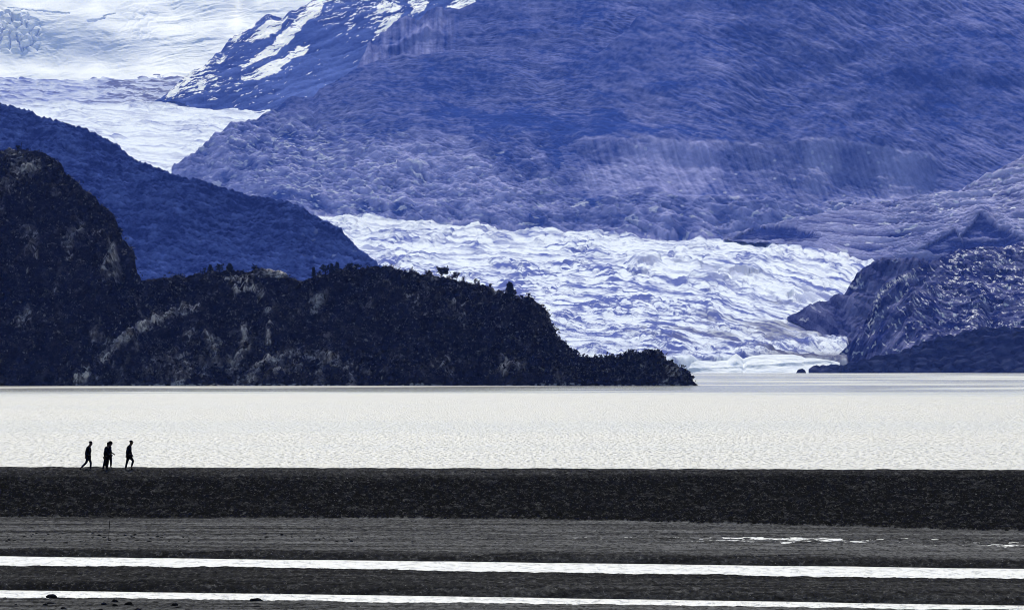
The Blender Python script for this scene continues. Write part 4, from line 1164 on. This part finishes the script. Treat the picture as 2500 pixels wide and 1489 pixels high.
def make_person(zx0, ypos, J, label, hat, long_coat=False, hood=False):
    """J: joints in the walkers' picture plane (side view), 1 unit = 1.91 mm; near limbs have y < 0"""
    S_ = 0.00191
    def pt(p, yo=0.0): return ((p[0] - zx0) * S_, yo, (1288 - p[1]) * S_)
    Y0 = ypos
    X0 = ((zx0 / 12.365 + 160) - CX) * Y0 / FPX
    z0 = float(beach_height(np.array([X0]), np.array([Y0]), False)[0][0]) + 0.02
    root = empty('person', (X0, Y0, z0))
    tag(root, label, 'person', None)
    N, E = [], []
    def add(p, r_, prev=None):
        N.append((*p, r_)); i = len(N) - 1
        if prev is not None: E.append((prev, i))
        return i
    mid = lambda a, b, f=0.5: tuple(a[i] + (b[i] - a[i]) * f for i in range(3))
    pel = add(pt(J['pelvis']), 0.125)
    wst = add(mid(pt(J['pelvis']), pt(J['chest']), 0.45), 0.115, pel)
    che = add(pt(J['chest']), 0.135, wst)
    nb = add(mid(pt(J['chest']), pt(J['neck']), 0.75), 0.10, che)
    nk = add(pt(J['neck']), 0.066, nb)
    hc = pt(J['head'])
    jaw = add((hc[0] + 0.016, 0, hc[2] - 0.06), 0.092, nk)
    hm = add(hc, 0.118, jaw)
    ht = add((hc[0] - 0.012, 0, hc[2] + 0.075), 0.085, hm)
    add((hc[0] + 0.098, 0, hc[2] - 0.025), 0.014, hm)                 # nose
    for yo in (-1, 1): add((hc[0] - 0.01, yo * 0.088, hc[2] - 0.015), 0.016, hm)   # ears
    legs, arms = [], []
    for side, leg in ((-1, J['near_leg']), (1, J['far_leg'])):
        hip, knee, ank, heel, toe = [pt(q, side * 0.085) for q in leg]
        a = add(hip, 0.088, pel); b = add(mid(hip, knee), 0.076, a); c = add(knee, 0.056, b)
        d = add(mid(knee, ank, 0.35), 0.056, c); e = add(ank, 0.038, d)
        f = add(mid(heel, toe, 0.35), 0.038, e)
        g = add(toe, 0.026, f)
        legs.append((hip, knee, ank, heel, toe))
    for side, arm in ((-1, J['near_arm']), (1, J['far_arm'])):
        sh, el, wr = pt(arm[0], side * 0.165), pt(arm[1], side * 0.20), pt(arm[2], side * 0.18)
        a = add(sh, 0.058, nb); b = add(el, 0.044, a); c = add(wr, 0.028, b)
        dv = (Vector(wr) - Vector(el)).normalized()
        fw = Vector((1, 0, 0)) - dv * dv.x; fw.normalize()
        palm = Vector(wr) + dv * 0.065
        pl = add(tuple(palm), 0.030, c)
        for q, (off, ln) in enumerate(((-0.03, 0.052), (-0.010, 0.066), (0.010, 0.072), (0.030, 0.064))):
            k1 = palm + dv * 0.045 + fw * off
            k2 = k1 + dv * ln * 0.5 + Vector((0, -side * 0.008, 0))
            k3 = k2 + dv * ln * 0.42 + Vector((0, -side * 0.018, 0))
            i1 = add(tuple(k1), 0.0095, pl); i2 = add(tuple(k2), 0.009, i1); add(tuple(k3), 0.008, i2)
        th = Vector(wr) + dv * 0.03 + fw * 0.034
        t1 = add(tuple(th), 0.011, pl); add(tuple(th + dv * 0.04 + fw * 0.022), 0.009, t1)
        arms.append((sh, el, wr))
    skin_obj('body', N, E, M_SKIN, root)
    # jacket with sleeves
    N, E = [], []
    hem = 0.40 if long_coat else 0.12
    p0, c0 = pt(J['pelvis']), pt(J['chest'])
    dwn = (p0[0] - c0[0], 0, p0[2] - c0[2])
    a = add((p0[0] + dwn[0] * hem, 0, p0[2] + dwn[2] * hem), 0.165)
    b = add(p0, 0.158, a)
    c = add(mid(p0, c0, 0.45), 0.150, b); d = add(c0, 0.168, c); e = add(mid(c0, pt(J['neck']), 0.72), 0.125, d)
    add(mid(c0, pt(J['neck']), 0.98), 0.070, e)
    for sh, el, wr in arms:
        i1 = add(sh, 0.082, e); i2 = add(mid(sh, el), 0.070, i1); i3 = add(el, 0.064, i2); i4 = add(mid(el, wr, 0.92), 0.046, i3)
    if hood:
        hd = pt(J['hood']); i1 = add(mid(e and N[e][:3], hd, 0.5), 0.085, e); add(hd, 0.06, i1)
    skin_obj('jacket', N, E, M_COAT, root)
    # trousers
    N, E = [], []
    a = add(p0, 0.135)
    for hip, knee, ank, heel, toe in legs:
        i1 = add(hip, 0.104, a); i2 = add(mid(hip, knee), 0.092, i1); i3 = add(knee, 0.072, i2); i4 = add(mid(knee, ank, 0.4), 0.068, i3); add(mid(knee, ank, 0.93), 0.054, i4)
    skin_obj('trousers', N, E, M_PANTS, root)
    for hip, knee, ank, heel, toe in legs:
        N, E = [], []
        a = add(mid(heel, ank, 0.25), 0.048); b = add(mid(heel, toe, 0.55), 0.046, a); add(toe, 0.034, b); add(ank, 0.05, a)
        skin_obj('shoe', N, E, M_SHOE, root)
    # cap or hair
    import bmesh
    bm = bmesh.new()
    def shell(cx_, cy_, cz_, rx, ry, rz, seed=0, amp=0.0, cut=None):
        m0 = len(bm.verts)
        bmesh.ops.create_icosphere(bm, subdivisions=3, radius=1.0)
        bm.verts.ensure_lookup_table()
        for v in list(bm.verts)[m0:]:
            p = v.co.copy()
            k = 1 + amp * float(perlin(p.x * 2.3 + seed, p.y * 2.3 + p.z * 2.9, 7))
            z_ = p.z * rz * k
            if cut is not None and z_ < cut: z_ = cut + (z_ - cut) * 0.12
            v.co = (hc[0] + cx_ + p.x * rx * k, cy_ + p.y * ry * k, hc[2] + cz_ + z_)
    if hat == 'cap':
        shell(-0.012, 0, 0.045, 0.108, 0.090, 0.085, 1, 0.03, -0.02)
        shell(0.105, 0, 0.032, 0.075, 0.070, 0.013, 2, 0.0)
        nm_, mt_ = 'cap', M_COAT
    elif hat == 'beanie':
        shell(-0.012, 0, 0.045, 0.112, 0.098, 0.098, 3, 0.04, -0.06)
        shell(-0.045, 0, -0.045, 0.075, 0.08, 0.075, 4, 0.05)
        nm_, mt_ = 'beanie', M_COAT
    else:
        shell(-0.02, 0, 0.03, 0.118, 0.104, 0.108, 5, 0.08)
        shell(-0.055, 0, -0.075, 0.085, 0.10, 0.11, 6, 0.12)
        shell(0.055, 0.0, 0.02, 0.06, 0.085, 0.055, 7, 0.1)
        nm_, mt_ = 'hair', M_HAIR
    hm_ = bpy.data.meshes.new(nm_)
    bm.to_mesh(hm_); bm.free()
    hm_.shade_smooth()
    link(nm_, hm_, mt_, root)
    return root

make_person(690, 327.3, dict(pelvis=(690, 880), chest=(688, 660), neck=(722, 560), head=(760, 472),
    near_leg=[(700, 900), (768, 1055), (755, 1255), (735, 1285), (835, 1290)],
    far_leg=[(672, 900), (622, 1060), (462, 1210), (430, 1210), (448, 1285)],
    near_arm=[(672, 620), (626, 745), (612, 850)], far_arm=[(712, 630), (752, 690), (745, 760)]),
    'walker with a visored cap, head bowed, last in line with the rear leg trailing', 'cap', True)
make_person(1240, 327.1, dict(pelvis=(1235, 890), chest=(1250, 670), neck=(1280, 560), head=(1312, 495), hood=(1195, 585),
    near_leg=[(1215, 920), (1172, 1080), (1128, 1250), (1110, 1285), (1195, 1286)],
    far_leg=[(1265, 920), (1265, 1090), (1232, 1240), (1215, 1285), (1300, 1286)],
    near_arm=[(1225, 630), (1180, 770), (1190, 880)], far_arm=[(1275, 640), (1260, 780), (1290, 860)]),
    'walker in a long coat with a hood down, nearer of the middle pair', 'beanie', True, True)
make_person(1330, 328.4, dict(pelvis=(1322, 880), chest=(1322, 680), neck=(1340, 590), head=(1362, 525),
    near_leg=[(1312, 920), (1225, 1120), (1225, 1245), (1210, 1285), (1295, 1286)],
    far_leg=[(1340, 920), (1372, 1060), (1362, 1230), (1345, 1265), (1425, 1262)],
    near_arm=[(1310, 640), (1300, 770), (1330, 850)], far_arm=[(1335, 650), (1345, 780), (1415, 828)]),
    'walker with loose hair and one forearm reaching forward, farther of the middle pair', 'hair')
make_person(1920, 327.3, dict(pelvis=(1918, 860), chest=(1918, 640), neck=(1955, 525), head=(1985, 445),
    near_leg=[(1950, 880), (2045, 995), (1990, 1190), (1955, 1235), (2055, 1262)],
    far_leg=[(1895, 890), (1850, 1040), (1805, 1245), (1785, 1285), (1870, 1287)],
    near_arm=[(1900, 600), (1858, 720), (1845, 810)], far_arm=[(1940, 600), (1955, 720), (1995, 810)]),
    'tallest walker in a peaked cap leading the group, front foot lifted', 'cap')
